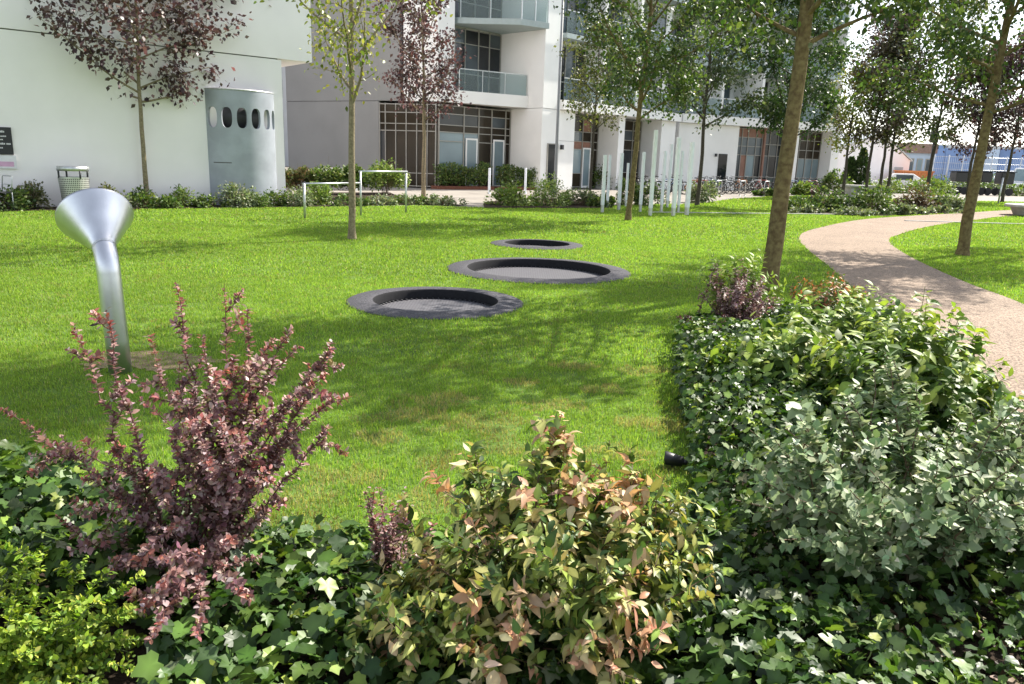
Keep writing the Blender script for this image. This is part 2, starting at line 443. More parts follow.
sheet('island_bed_soil', isl, 0.034, M['soil'])
# pale edging strip across the lawn
ea, eb = np.array(gp(648, 213.0)), np.array(gp(862, 215.5))
d = (eb - ea) / np.linalg.norm(eb - ea); nn = np.array([-d[1], d[0]]) * 0.07
MB().prism([tuple(ea - nn), tuple(eb - nn), tuple(eb + nn), tuple(ea + nn)], 0.0, 0.045).build('lawn_edging', M['concrete'])['kind'] = 'structure'
ea, eb = np.array(gp(905, 221.5)), np.array(gp(1060, 226))
d = (eb - ea) / np.linalg.norm(eb - ea); nn = np.array([-d[1], d[0]]) * 0.07
MB().prism([tuple(ea - nn), tuple(eb - nn), tuple(eb + nn), tuple(ea + nn)], 0.0, 0.045).build('path_edging', M['concrete'])['kind'] = 'structure'
# worn soil round the funnel foot
FB = gp(121, 374)
rr = np.random.default_rng(3)
dp = [(FB[0] + .02 + .46 * math.cos(w) * (1 + .16 * math.sin(3 * w + 1) + .1 * math.sin(7 * w) + .08 * rr.normal()), FB[1] + .33 + .30 * math.sin(w) * (1 + .18 * math.sin(2 * w + 2) + .1 * math.sin(5 * w) + .08 * rr.normal())) for w in np.linspace(0, 2 * PI, 60)[:-1]]
sheet('worn_soil_patch', dp, 0.020, M['dirt'])
soil_polys = [bed_poly, wall_bed, mid_bed, isl, path_poly]

# ------------------------------------------------------------------ grass blades (one stuff object)
DRY = [(575, 368, .10), (643, 373, .12), (601, 391, .10), (555, 408, .13), (435, 402, .14), (467, 425, .17), (413, 417, .12), (342, 477, .12), (425, 504, .14), (610, 455, .13), (505, 452, .10), (380, 440, .10), (650, 425, .12), (300, 500, .1), (520, 385, .08)]
def grass():
    rng = np.random.default_rng(11)
    P = []; Sz = []; Wd = []
    zones = [(2.4, 6.0, 11500, .025, .0028), (6.0, 10.0, 5000, .027, .0046), (10.0, 17.0, 1900, .031, .008), (17.0, 30.0, 620, .036, .015), (30.0, 48.0, 150, .055, .03)]
    for y0, y1, den, ln, wd in zones:
        xm = 0.78 * y1 + 0.8
        n = int(den * 2 * xm * (y1 - y0))
        x = rng.uniform(-xm, xm, n); y = rng.uniform(y0, y1, n)
        ok = (np.abs(x) < 0.74 * y + 1.2) & inpoly(x, y, lawn_poly)
        jt = .022 * rng.normal(size=(2, n))
        for q in soil_polys: ok &= ~inpoly(x + jt[0], y + jt[1], q)
        for c, R_, _, _ in TRAMP: ok &= ((x - c[0]) ** 2 + (y - c[1]) ** 2) > (R_ - 0.025) ** 2
        ok &= ~(inpoly(x, y, dp) & (rng.random(n) > 0.60))
        # bare thin patches
        thin = vnoise(x * 2.3, y * 2.3, 5) * vnoise(x * 7, y * 7, 6)
        ok &= ~((thin > 0.50) & (rng.random(n) < 0.45))
        x, y = x[ok], y[ok]
        P.append(np.stack([x, y, np.full(len(x), 0.010)], 1)); Sz.append(np.full(len(x), ln) * rng.uniform(.6, 1.35, len(x))); Wd.append(np.full(len(x), wd))
    P = np.concatenate(P).astype(np.float32); S = np.concatenate(Sz); W = np.concatenate(Wd); N = len(P)
    clump = vnoise(P[:, 0] * 5.5, P[:, 1] * 5.5, 31)
    S = S * (0.72 + 0.62 * clump)
    az = rng.uniform(0, 2 * PI, N); lean = np.abs(rng.normal(0.35, 0.38, N))
    fx = np.sin(lean) * np.cos(az); fy = np.sin(lean) * np.sin(az); fz = np.cos(lean)
    tip = P + (np.stack([fx, fy, fz], 1) * S[:, None]).astype(np.float32)
    a2 = az + PI / 2 + rng.normal(0, .6, N)
    side = np.stack([np.cos(a2), np.sin(a2), np.zeros(N)], 1) * W[:, None]
    V = np.empty((N, 3, 3), dtype=np.float32); V[:, 0] = P - side; V[:, 1] = P + side; V[:, 2] = tip
    c = pal(rng, N, [(.225, .330, .052), (.285, .395, .062), (.168, .270, .043), (.34, .42, .09), (.48, .42, .22)], [30, 30, 22, 14, 2.5], 0.16)
    big = vnoise(P[:, 0] * .55, P[:, 1] * .55, 2) * .6 + vnoise(P[:, 0] * 2.1, P[:, 1] * 2.1, 3) * .4
    c *= (0.80 + 0.40 * big)[:, None]
    straw = vnoise(P[:, 0] * 2.6, P[:, 1] * 2.6, 8) * .6 + vnoise(P[:, 0] * 9, P[:, 1] * 9, 9) * .4
    near = np.clip((6.2 - P[:, 1]) / 2.5, 0, 1) * np.clip((P[:, 0] + 1.6) / 1.0, 0, 1) + 0.25
    k = (rng.random(N) < np.clip((straw - 0.64) * 6, 0, 0.75) * np.clip(near, 0, 1))
    c[k] = pal(rng, int(k.sum()), [(.34, .28, .14), (.25, .20, .09), (.30, .27, .09)], None, .15)
    # dry worn patches
    for (px, py, r_) in DRY:
        gx, gy = gp(px, py); d_ = np.hypot((P[:, 0] - gx) / 1.6, P[:, 1] - gy) + (vnoise(P[:, 0] * 14, P[:, 1] * 14, 77) - .5) * r_ * 1.3
        k = (d_ < r_) & (rng.random(N) < .74)
        c[k] = pal(rng, int(k.sum()), [(.44, .37, .20), (.36, .29, .14), (.40, .37, .13)], None, .15)
    C = np.repeat(c, 3, axis=0)
    o = raw_mesh('grass', V.reshape(-1, 3), np.arange(3 * N), np.arange(N) * 3, np.full(N, 3), M['grass'], None, C)
    tag(o, 'short sunlit mown grass blades covering the lawn', 'grass', kind='stuff')
grass()

# ------------------------------------------------------------------ trees
def tree(name, label, base, height, fork, cr, tr, nleaf, lsize, cols, weights=None, seed=1, lean=(0, 0), bark='bark', lmat='leaf_tree', tmpl=L_OVAL, elev=(42, 62), nbr=18, scatter=0.14, group=None, shape=1.0, cat='tree', sub=5, stake=False):
    rng = np.random.default_rng(seed)
    root = thing(name, label, cat, (base[0], base[1], 0.0), 0, group)
    tb = MB()
    zs = [-.05, .04, .14, .30] + [height * .95 * q / 14 for q in range(1, 15) if height * .95 * q / 14 > .42]
    n = len(zs); pts = []; rads = []
    jx = np.cumsum(rng.normal(0, 0.016, n)) * height / 6; jy = np.cumsum(rng.normal(0, 0.016, n)) * height / 6
    for i, z in enumerate(zs):
        t = max(0, z) / (height * 0.95)
        pts.append(Vector((lean[0] * z + (jx[i] - jx[3] if i > 3 else 0), lean[1] * z + (jy[i] - jy[3] if i > 3 else 0), z)))
        rads.append(tr * (1.0 - 0.80 * t) * (1 + .45 * math.exp(-max(0, z) / .09)) * (1 + rng.normal(0, .025)))
    # finer sampling near the foot for a slight flare
    tb.tube(pts, rads, 12)
    def on_leader(z):
        i = 0
        while i < n - 2 and zs[i + 1] < z: i += 1
        f = min(1, max(0, (z - zs[i]) / (zs[i + 1] - zs[i])))
        return pts[i].lerp(pts[i + 1], f), rads[i] + (rads[i + 1] - rads[i]) * f
    LP = []; LD = []; LW = []
    for b in range(nbr):
        t = (b + 0.5 * rng.random()) / nbr
        z0 = fork + (height * 0.93 - fork) * t ** 1.1
        o, r0 = on_leader(z0)
        az = b * 2.39996 + rng.normal(0, .35)
        prof = max(0.16, (0.80 + 1.05 * t - 1.80 * t * t)) if shape == 1.0 else max(0.15, (1.0 - 0.85 * t) ** 0.8)
        L = cr * prof * rng.uniform(.8, 1.15)
        el = rad(elev[0] + (elev[1] - elev[0]) * t + rng.normal(0, 5))
        dirv = Vector((math.cos(az) * math.cos(el), math.sin(az) * math.cos(el), math.sin(el)))
        L = L / max(0.35, math.cos(el)) * 0.92
        bp = [o.copy()]; br = [min(r0 * 0.62, 0.011 + 0.012 * L)]
        cur = o.copy(); dv = dirv.copy(); m = 7
        for k in range(m):
            dv = (dv + Vector(rng.normal(0, .09, 3)) + Vector((0, 0, 0.03))).normalized()
            cur = cur + dv * (L / m); bp.append(cur.copy()); br.append(br[0] * (1 - 0.85 * (k + 1) / m))
        tb.tube(bp, br, 7, cap=False)
        for k in range(1, m + 1):
            LP.append(bp[k]); LD.append((bp[k] - bp[k - 1]).normalized()); LW.append(0.8 if k < 4 else 1.0)
        for q in range(sub):
            f = rng.uniform(.22, 1.0) * (m - 0.01); i = int(f); s0 = bp[i].lerp(bp[i + 1], f - i)
            sd = (dv * 0.55 + Vector(rng.normal(0, .62, 3)) + Vector((0, 0, .12))).normalized()
            sl = L * rng.uniform(.22, .42); sp = [s0]; c2 = s0.copy(); d2 = sd.copy()
            for k in range(4):
                d2 = (d2 + Vector(rng.normal(0, .14, 3))).normalized(); c2 = c2 + d2 * (sl / 4); sp.append(c2.copy())
                LP.append(c2.copy()); LD.append(d2.copy()); LW.append(1.3)
            tb.tube(sp, [0.011, 0.009, 0.007, 0.005, 0.003], 5, cap=False)
    top, _ = on_leader(height * 0.95)
    for k in range(5):
        LP.append(top + Vector(rng.normal(0, .12, 3))); LD.append(Vector((0, 0, 1))); LW.append(1.0)
    tb.build('trunk', M[bark], root)
    LPa = np.array([tuple(p) for p in LP]); LDa = np.array([tuple(p) for p in LD]); w = np.array(LW); w = w * rng.uniform(.55, 1.35, len(w)); w /= w.sum()
    idx = rng.choice(len(LPa), nleaf, p=w)
    pos = LPa[idx] + rng.normal(0, scatter, (nleaf, 3)) * np.array([1, 1, .8]) + LDa[idx] * rng.uniform(-.15, .1, (nleaf, 1))
    ctr = np.array([lean[0] * fork, lean[1] * fork, fork + 0.3 * (height - fork)])
    fwd = unit(rdir(rng, nleaf) + 0.5 * unit(pos - ctr) + np.array([0, 0, -.45]))
    nrm = rdir(rng, nleaf) * 0.8 + np.array([0, 0, .8])
    c = pal(rng, nleaf, cols, weights)
    crown = leaves('crown', pos, fwd, nrm, lsize * rng.uniform(.65, 1.3, nleaf), c, tmpl, M[lmat], root)
    return root

GREEN = [(.052, .092, .022), (.078, .125, .030), (.11, .155, .040), (.038, .07, .02), (.18, .21, .07)]
PURPLE = [(.070, .044, .046), (.10, .066, .064), (.05, .034, .037), (.18, .125, .115), (.09, .075, .06)]
YELL = [(.22, .24, .04), (.30, .29, .06), (.14, .19, .035), (.36, .33, .10)]
OLIVE = [(.10, .12, .04), (.14, .15, .05), (.08, .09, .045), (.20, .20, .08)]

tree('purple_leaf_tree', 'purple-leaved young tree with a slim pale trunk before the left white wall', gp(147, 207), 7.8, 2.75, 2.9, 0.072, 9500, .14, PURPLE, [4, 4, 3, 2, 1], 26, (-0.003, 0), 'bark', 'leaf_purple', L_DIAMOND, (14, 56), 30, .16, sub=7)
tree('honey_locust_tree', 'slender pale-trunked tree with thin yellow-green leaves beside the metal bars', gp(352, 240), 8.2, 2.45, 1.75, 0.070, 3600, .085, YELL, [4, 4, 3, 1], 34, (0.004, 0), 'bark', 'leaf_tree', L_OVAL, (44, 66), 18, .15, sub=6)
tree('purple_leaf_tree', 'purple-leaved tree in front of the dark glazed building corner', gp(423.5, 199), 8.4, 2.9, 1.9, 0.085, 6000, .135, PURPLE, [3, 4, 2, 3, 2], 45, (-0.002, 0), 'bark', 'leaf_purple', L_DIAMOND, (30, 66), 24, .17, sub=6)
tree('slim_tree', 'very thin tree with a sparse pale crown between lamp post and white posts', gp(589, 204), 6.8, 2.7, 1.6, 0.055, 3600, .12, OLIVE, [3, 3, 2, 3], 52, (0.006, 0), 'bark_dark', 'leaf_tree', L_DIAMOND, (35, 60), 15, .18)
tree('green_park_tree', 'green leafy tree standing on the lawn beside the white posts', gp(628, 221), 10.0, 2.75, 2.5, 0.085, 20000, .110, GREEN, [4, 4, 3, 3, 1], 63, (0.0, 0), 'bark_green', 'leaf_tree', L_DIAMOND, (34, 66), 26, .2, sub=7)
tree('grey_green_tree', 'dark-trunked grey-green tree right of the white posts by the bicycles', gp(697, 206), 10.0, 3.0, 2.7, 0.085, 13000, .14, [(.06, .09, .035), (.09, .12, .05), (.05, .075, .04), (.16, .18, .10)], [4, 3, 3, 2], 71, (0.002, 0), 'bark_dark', 'leaf_tree', L_DIAMOND, (38, 64), 21, .2)
tree('dense_green_tree', 'dense dark green tree half hidden behind the thick leaning trunk', gp(779, 209), 9.6, 2.6, 2.7, 0.08, 18000, .13, [(.03, .065, .018), (.045, .085, .022), (.06, .105, .028), (.10, .135, .045)], [4, 4, 3, 1], 83, (0.0, 0), 'bark_dark', 'leaf_tree', L_DIAMOND, (30, 62), 22, .2)
tree('near_park_tree', 'thick mossy-trunked tree rising behind the purple shrub, nearest of the trees', gp(768, 291), 10.2, 3.0, 2.15, 0.112, 18500, .090, GREEN, [4, 4, 3, 3, 1], 94, (0.022, 0.0), 'bark_green', 'leaf_tree', L_OVAL, (26, 62), 30, .18, sub=7)
tree('path_side_tree', 'tree with a dark trunk and open branches on the grass right of the path', gp(962, 256), 10.0, 2.7, 2.7, 0.110, 20000, .090, GREEN, [4, 4, 3, 3, 1], 105, (0.004, 0.0), 'bark_green', 'leaf_tree', L_OVAL, (20, 60), 28, .2, sub=6)

# ------------------------------------------------------------------ left white building
def left_building():
    org = (W0[0], W0[1])
    root = thing('white_building', 'large plain white building with an overhanging upper storey at left', 'building', (org[0], org[1], 0), A1)
    MB().box(-26, 7.13, 0.0, 14, -0.2, 4.28).build('lower_wall', M['white'], root)
    MB().box(-26, 7.03, 0.05, 13.9, 4.28, 4.31).build('joint', M['seam'], root)
    MB().box(-26, 8.12, -0.02, 14, 4.31, 15.5).build('upper_wall', M['white'], root)
    MB().box(-26, 8.17, -0.06, 14.05, 15.5, 15.65).build('roof_coping', M['galv'], root)
    return root
left_building()

def curved_screen():
    # shallow cylinder bulging from the wall, with six oval windows
    s0, s1, z1, bulge = 4.80, 6.85, 3.26, 0.62
    ch = (s1 - s0) / 2; rad_ = (ch * ch + bulge * bulge) / (2 * bulge)
    half = math.asin(ch / rad_)
    cx, cy = (s0 + s1) / 2, -(bulge - rad_)       # local to wall frame, y<0 = towards viewer
    root = thing('curved_metal_screen', 'curved blue-grey metal screen with a row of oval windows on the white wall', 'screen', (*W0, 0), A1)
    def pt(a, z, dr=0.0):
        return (cx + (rad_ + dr) * math.sin(a), cy - (rad_ + dr) * math.cos(a), z)
    m = MB()
    na = 72
    zb, zt = 2.20, 2.82
    for (z0, zz) in ((0.0, zb), (zt, z1)):
        vs = []; fs = []
        for i in range(na + 1):
            a = -half + 2 * half * i / na
            vs += [pt(a, z0), pt(a, zz)]
        for i in range(na): fs.append((2 * i, 2 * i + 2, 2 * i + 3, 2 * i + 1))
        m.add(vs, fs)
    cells = 6; k = 40; nr = 5
    for c in range(cells):
        a0 = -half + 2 * half * c / cells; a1 = -half + 2 * half * (c + 1) / cells
        am = (a0 + a1) / 2; hw = (a1 - a0) / 2; hz = (zt - zb) / 2; zm = (zt + zb) / 2
        ow = 0.145 / rad_; oz = 0.285
        vs = []
        for q in range(k):
            w = 2 * PI * q / k; cw, sw = math.cos(w), math.sin(w)
            x = math.copysign(abs(cw) ** .75, cw); y = math.copysign(abs(sw) ** .75, sw)
            t = max(abs(cw), abs(sw))
            for r_ in range(nr):
                f = r_ / (nr - 1)
                vs.append(pt(am + ow * x * (1 - f) + hw * cw / t * f, zm + oz * y * (1 - f) + hz * sw / t * f))
        fs = []
        for q in range(k):
            q2 = (q + 1) % k
            fs += [(nr * q + r_, nr * q + r_ + 1, nr * q2 + r_ + 1, nr * q2 + r_) for r_ in range(nr - 1)]
        m.add(vs, fs)
    p = m.build('curved_panel', M['screen'], root)
    so = p.modifiers.new('Solid', 'SOLIDIFY'); so.thickness = 0.08; so.offset = -1
    # dark sheet standing in for shade behind the windows, and a lock slit
    t = MB(); vs = []; fs = []
    for i in range(13):
        a = -half * .96 + 2 * half * .96 * i / 12
        vs += [pt(a, 2.05, -0.30), pt(a, 3.0, -0.30)]
    for i in range(12): fs.append((2 * i, 2 * i + 2, 2 * i + 3, 2 * i + 1))
    t.add(vs, fs, True)
    lp = t.build('shade_sheet', M['dark'], root); so = lp.modifiers.new('Solid', 'SOLIDIFY'); so.thickness = 0.02
    g = MB(); vs = []; fs = []
    for i in range(6):
        a = -half * .86 + half * .42 * i / 5
        vs += [pt(a, 1.23, .004), pt(a, 1.26, .004)]
    for i in range(5): fs.append((2 * i, 2 * i + 2, 2 * i + 3, 2 * i + 1))
    g.add(vs, fs); gb = g.build('latch_slit', M['seam'], root); so = gb.modifiers.new('Solid', 'SOLIDIFY'); so.thickness = 0.004
    cp = MB(); vs = []; fs = []
    for i in range(na + 1):
        a = -half + 2 * half * i / na
        vs += [pt(a, z1 - .002), pt(a, z1 + .03, .012)]
    for i in range(na): fs.append((2 * i, 2 * i + 2, 2 * i + 3, 2 * i + 1))
    cp.add(vs, fs, True); cb = cp.build('top_rim', M['galv'], root); so = cb.modifiers.new('Solid', 'SOLIDIFY'); so.thickness = 0.09; so.offset = -1
curved_screen()

# notice board on the wall
def notice():
    # wall-local s for the visible right edge of the board
    root = thing('notice_board', 'black notice board above a pale pink-and-white panel at left edge of wall', 'sign', (*W0, 0), A1)
    s1 = -0.02
    MB().box(s1 - 1.3, s1, -0.05, -0.003, 1.32, 1.98).build('black_panel', M['sign_black'], root)
    MB().box(s1 - 1.3, s1 + .04, -0.045, -0.003, 0.98, 1.30).build('lower_panel', M['sign_white'], root)
    rng = random.Random(4)
    for k, (z, hh) in enumerate(((1.87, .040), (1.76, .026), (1.68, .026), (1.58, .038), (1.48, .026), (1.40, .026))):
        t = MB(); x = s1 - 1.22; end = s1 - rng.uniform(.08, .4)
        while x < end:
            for _ in range(rng.randint(3, 7)):       # illegible small lettering
                w = rng.uniform(.012, .022); h0 = rng.choice((1, 1, 1.35))
                t.box(x, x + w, -0.0525, -0.0505, z - hh * .5, z + hh * .5 * h0); x += w + .007
            x += .022
        t.build('text_line', M['sign_white'], root)
    MB().box(s1 - 0.62, s1 - .02, -0.0475, -0.0455, 1.03, 1.15).build('pink_stripe', M['sign_pink'], root)
    MB().box(s1 - 1.2, s1 - .68, -0.0475, -0.0455, 1.03, 1.24).build('blue_stripe', M['sign_blue'], root)
notice()

# litter bin
bx = gp(75, 205); bx = wall_pt(1.12, 0.75)
def bin_():
    root = thing('litter_bin', 'grey perforated steel litter bin with an oblong opening by the wall', 'bin', (bx[0], bx[1], 0), 0.6)
    root.scale = (.88, .88, .98)
    MB().lathe([(.33, .04), (.335, .06), (.40, .78), (.40, .80)], 40).build('perforated_body', M['bin'], root)
    MB().lathe([(.402, .80), (.405, .82), (.405, .835)], 40).build('middle_band', M['galv'], root)
    m = MB(); n = 40; vs = []; fs = []
    for k in range(n):
        w = 2 * PI * k / n
        for z in (.985, 1.10): vs.append((.415 * math.cos(w), .415 * math.sin(w), z))
    for k in range(n): fs.append((2 * k, 2 * ((k + 1) % n), 2 * ((k + 1) % n) + 1, 2 * k + 1))
    m.add(vs, fs, True); hb = m.build('hood_band', M['galv'], root)
    hb.modifiers.new('Solid', 'SOLIDIFY').thickness = .02
    MB().lathe([(.0, 1.085), (.405, 1.085), (.405, 1.095), (0, 1.095)], 40, smooth=False).build('lid', M['galv'], root)
    for k in range(4):
        w = k * PI / 2 + .35
        MB().tube([(.40 * math.cos(w), .40 * math.sin(w), .80), (.405 * math.cos(w), .405 * math.sin(w), .99)], .025, 8).build('upright', M['dark'], root)
    MB().lathe([(0, .78), (.39, .78)], 40).build('inner_liner', M['dark'], root)
bin_()

# cafe chair at the left edge
def chair():
    p = gp(0, 211)
    root = thing('outdoor_chair', 'steel-framed chair with a dark seat cut off by the left edge', 'chair', (p[0], p[1], 0), rad(-30))
    MB().box(-.22, .22, -.22, .22, .43, .46).build('seat', M['black'], root, bevel=.01)
    for sx in (-1, 1):
        MB().tube([(sx * .22, -.22, .0), (sx * .215, -.21, .45)], .012, 8).build('leg', M['galv'], root)
        MB().tube([(sx * .22, .22, .0), (sx * .215, .21, .45)], .012, 8).build('leg', M['galv'], root)
    MB().tube([(-.215, .21, .45), (-.215, .25, .80), (-.19, .255, .83), (.19, .255, .83), (.215, .25, .80), (.215, .21, .45)], .012, 8).build('back_frame', M['galv'], root)
    MB().tube([(-.214, .23, .63), (.214, .23, .63)], .010, 8).build('back_rail', M['galv'], root)
chair()

# ------------------------------------------------------------------ apartment building (main)
OX, OY = 1.36, 42.85
A2 = rad(27.6)
def apartment():
    root = thing('apartment_building', 'white apartment building with glazed ground floor, loggias and balconies', 'building', (OX, OY, 0))
    F1 = (0, 0, A1B)
    Q = (10.55 - OX, 52.75 - OY)
    F2 = (Q[0], Q[1], A2)
    def w2l(px, py): return px - OX, py - OY
    def part(name, mb, mat, par=root, label=None):
        o = mb.build(name, mat, par)
        if label: o['label'] = label
        return o
    H = 18.2
    # --- glazed corner block (ground floor)
    cA = (-5.46, 2.42); cB = (-7.0, 5.2); cC = (-8.7, 11.2)
    # wing wall + upper corner block
    part('wing_wall', MB(F1).prism([cB, cC, (-6.5, 14.0), (-4.5, 6.0)], -0.2, 4.28), M['grey_wall'])
    part('joint', MB(F1).prism([(cB[0] + .05, cB[1]), (cC[0] + .05, cC[1]), (-6.5, 13.9), (-4.5, 6.0)], 4.28, 4.31), M['seam'])
    part('wing_upper_wall', MB(F1).prism([(-6.42, 4.15), cB, cC, (-6.5, 14.0), (-4.5, 6.0)], 4.31, H), M['grey_wall'])
    # narrow vertical window slot at the corner of wing
    part('upper_corner_wall', MB(F1).prism([cA, (-6.34, 4.0), (-4.0, 6.5), (-4.35, 2.42)], 4.31, H), M['white2'])
    part('slot_window', MB(F1).prism([(-6.36, 4.07), (-6.40, 4.12), (-5.0, 5.6), (-4.95, 5.5)], 4.31, H), M['glass_dark'])
    # main back volume
    part('core_wall', MB(F1).prism([(-4.35, 3.3), (-4.35, 14), (13, 14), (13, 1.8), (-.2, 3.3)], 4.31, H - .02), M['white2'])
    part('inner_wall', MB(F1).prism([(-5.3, 6.0), (-4.3, 14), (13, 14), (13, 2.2), (-.2, 3.4), (-4.3, 3.4)], -0.2, 4.25), M['rust2'])
    part('end_pier', MB(F1).box(-0.2, 2.57, 0, 4, -0.2, 4.28), M['white2'])
    part('upper_pier', MB(F1).box(-0.2, 1.15, -0.02, 4, 4.30, H), M['white2'])
    part('upper_storey_wall', MB(F1).box(1.15, 13.05, 0.9, 4, 4.80, H), M['white2'])
    part('storey_band', MB(F1).box(1.15, 13.05, -0.35, 2.5, 4.30, 4.80), M['white2'])
    # corner glazing faces A (cA->cB) and B (cA->reveal)
    def glazed(frame, p0, p1, z0, z1, cols_, rows_, nm='window', doors=(), mats=None, fr=0.04):
        # curtain wall from p0 to p1: panes + mullion grid as a window part with panes below
        a = np.array(p0); b = np.array(p1); L = np.linalg.norm(b - a); ux, uy = (b - a) / L
        th = math.atan2(uy, ux)
        ox, oy, fa = frame
        c, n = math.cos(fa), math.sin(fa)
        fr2 = (ox + c * a[0] - n * a[1], oy + n * a[0] + c * a[1], fa + th)
        g = MB(fr2)
        for x in cols_: g.box(x * L - fr / 2, x * L + fr / 2, -0.06, 0.06, z0, z1)
        for i in range(len(cols_) - 1):
            for z in rows_: g.box(cols_[i] * L + fr / 2, cols_[i + 1] * L - fr / 2, -0.05, 0.055, z - fr / 2, z + fr / 2)
        w = part(nm, g, M['frame'])
        for i in range(len(cols_) - 1):
            for j in range(len(rows_) - 1):
                mt = (mats or {}).get((i, j), 'glass_brown')
                pb = MB(fr2).box(cols_[i] * L + fr / 2, cols_[i + 1] * L - fr / 2, 0.0, 0.03, rows_[j] + fr / 2, rows_[j + 1] - fr / 2)
                pb.build('pane', M[mt], w)
        for (x0, x1, zt) in doors:
            dmb = MB(fr2)
            dmb.box(x0 * L, x0 * L + .09, -.09, -.062, z0, zt).box(x1 * L - .09, x1 * L, -.09, -.062, z0, zt).box(x0 * L + .09, x1 * L - .09, -.09, -.062, zt - .09, zt).box(x0 * L + .09, x1 * L - .09, -.09, -.062, z0, z0 + .12)
            dr = dmb.build('door', M['white2'], w)
            MB(fr2).box(x0 * L + .09, x1 * L - .09, -.085, -.064, z0 + .12, zt - .09).build('pane', M['glass_blue'], w)
        return w
    glazed(F1, cB, cA, 0.05, 4.2, [0.02, .12, .30, .48, .66, .84, .98], [.1, .75, 2.85, 3.2, 3.75, 4.15], mats={(0, 1): 'glass_dark'})
    mm = {(0, 1): 'glass_blue', (0, 2): 'glass_blue', (1, 1): 'glass_blue', (1, 2): 'glass_blue', (0, 4): 'glass_dark', (1, 4): 'glass_dark', (3, 4): 'glass_upper', (3, 1): 'glass_blue'}
    glazed(F1, cA, (-.2, 2.30), 0.05, 4.2, [.02, .34, .54, .72, .92, .99], [.1, .75, 2.4, 2.85, 3.2, 3.75, 4.15], doors=((.36, .52, 2.6), (.74, .90, 2.6)), mats=mm)
    part('glazing_plinth', MB(F1).box(-5.4, -.25, 2.5, 2.7, -.1, .08), M['concrete'])
    # slab / loggia of the corner
    part('balcony_slab', MB(F1).prism([(-5.42, 2.33), (-0.21, 1.05), (-0.21, 3.3), (-4.3, 3.3)], 4.315, 4.92), M['white2'])
    lg = glazed(F1, (-4.3, 3.2), (-.22, 3.2), 4.95, 8.15, [.0, .16, .34, .58, .78, .99], [5.0, 5.9, 7.4, 8.1], mats={(i, j): ('glass_upper' if (i + j) % 3 == 0 else 'glass_dark') for i in range(5) for j in range(3)})
    rl = part('balcony_railing', MB(F1).prism([(-4.32, 2.12), (-0.26, 1.14), (-0.26, 1.16), (-4.32, 2.14)], 4.93, 5.95), M['rail'])
    t = MB(F1)
    for k in range(4):
        x = -4.3 + 4.0 * k / 3; y = 2.10 - (x + 4.3) * .241
        MB(F1).box(x - .02, x + .02, y - .035, y - .012, 4.8, 5.95).build('rail_post', M['galv'], rl)
    MB(F1).prism([(-4.32, 2.10), (-0.26, 1.12), (-0.26, 1.16), (-4.32, 2.14)], 5.955, 6.0).build('handrail', M['galv'], rl)
    # third floor balcony, pointed in plan
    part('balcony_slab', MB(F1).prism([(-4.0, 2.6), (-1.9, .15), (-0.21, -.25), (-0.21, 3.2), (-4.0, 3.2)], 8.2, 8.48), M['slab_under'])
    r2 = part('balcony_railing', MB(F1).prism([(-3.95, 2.6), (-1.88, .19), (-0.22, -.2), (-0.22, -.18), (-1.87, .21), (-3.93, 2.6)], 8.5, 9.6), M['rail'])
    t = MB(F1)
    for (x, y) in ((-3.9, 2.5), (-2.9, 1.35), (-1.86, .17), (-1.05, -.02), (-.26, -.2)): MB(F1).box(x - .025, x + .025, y - .025, y + .025, 8.48, 9.62).build('rail_post', M['galv'], r2)
    glazed(F1, (-4.3, 3.2), (-.22, 3.2), 8.5, 11.4, [.0, .25, .5, .75, .99], [8.55, 9.4, 11.3], mats={(i, j): 'glass_dark' for i in range(4) for j in range(2)})
    part('balcony_slab', MB(F1).box(-4.34, -.21, 1.3, 3.2, 11.5, 11.8), M['white2'])
    # pier door + wall lamp
    d = part('entrance_door', MB(F1).box(.34, 1.12, -.05, -.003, 0.02, 2.45), M['glass_dark'], label='dark entrance door in the white pier')
    MB(F1).box(.28, .335, -.06, -.003, 0.0, 2.5).box(1.125, 1.18, -.06, -.003, 0.0, 2.5).box(.34, 1.12, -.06, -.003, 2.455, 2.5).build('door_frame', M['frame'], d)
    part('wall_lamp', MB(F1).box(1.38, 1.52, -.16, -.003, 2.2, 2.45), M['dark'])
    part('fine_joint', MB(F1).box(1.25, 2.57, -.006, -.003, 2.66, 2.675), M['seam'])
    # --- ground floor bays of block 1 (recess 1.3 m)
    w = glazed(F1, (2.6, 1.5), (6.75, 1.5), .05, 4.25, [.02, .2, .36, .62, .82, .98], [.1, .9, 2.3, 2.75, 3.3, 4.2], doors=((.63, .81, 2.4),), mats={(0, 1): 'glass_dark', (1, 1): 'rust2', (1, 2): 'rust2', (0, 3): 'rust2', (1, 4): 'rust2', (2, 1): 'glass_blue', (2, 3): 'glass_upper', (0, 4): 'rust2', (3, 4): 'rust2', (2, 2): 'rust2', (3, 2): 'rust2'})
    part('column', MB(F1).box(6.75, 7.35, 0.0, 2.2, -.2, 4.29), M['white2'])
    glazed(F1, (7.4, 1.5), (11.3, 1.5), .05, 4.25, [.02, .25, .5, .75, .98], [.1, 1.0, 2.4, 3.0, 3.6, 4.2], mats={(i, 1): 'glass_dark' for i in range(4)} | {(0, 3): 'glass_upper', (1, 3): 'glass_upper', (2, 3): 'glass_upper'})
    part('reveal_wall', MB(F1).box(11.35, 13.0, 0.0, 2.2, -.2, 4.29), M['white2'])
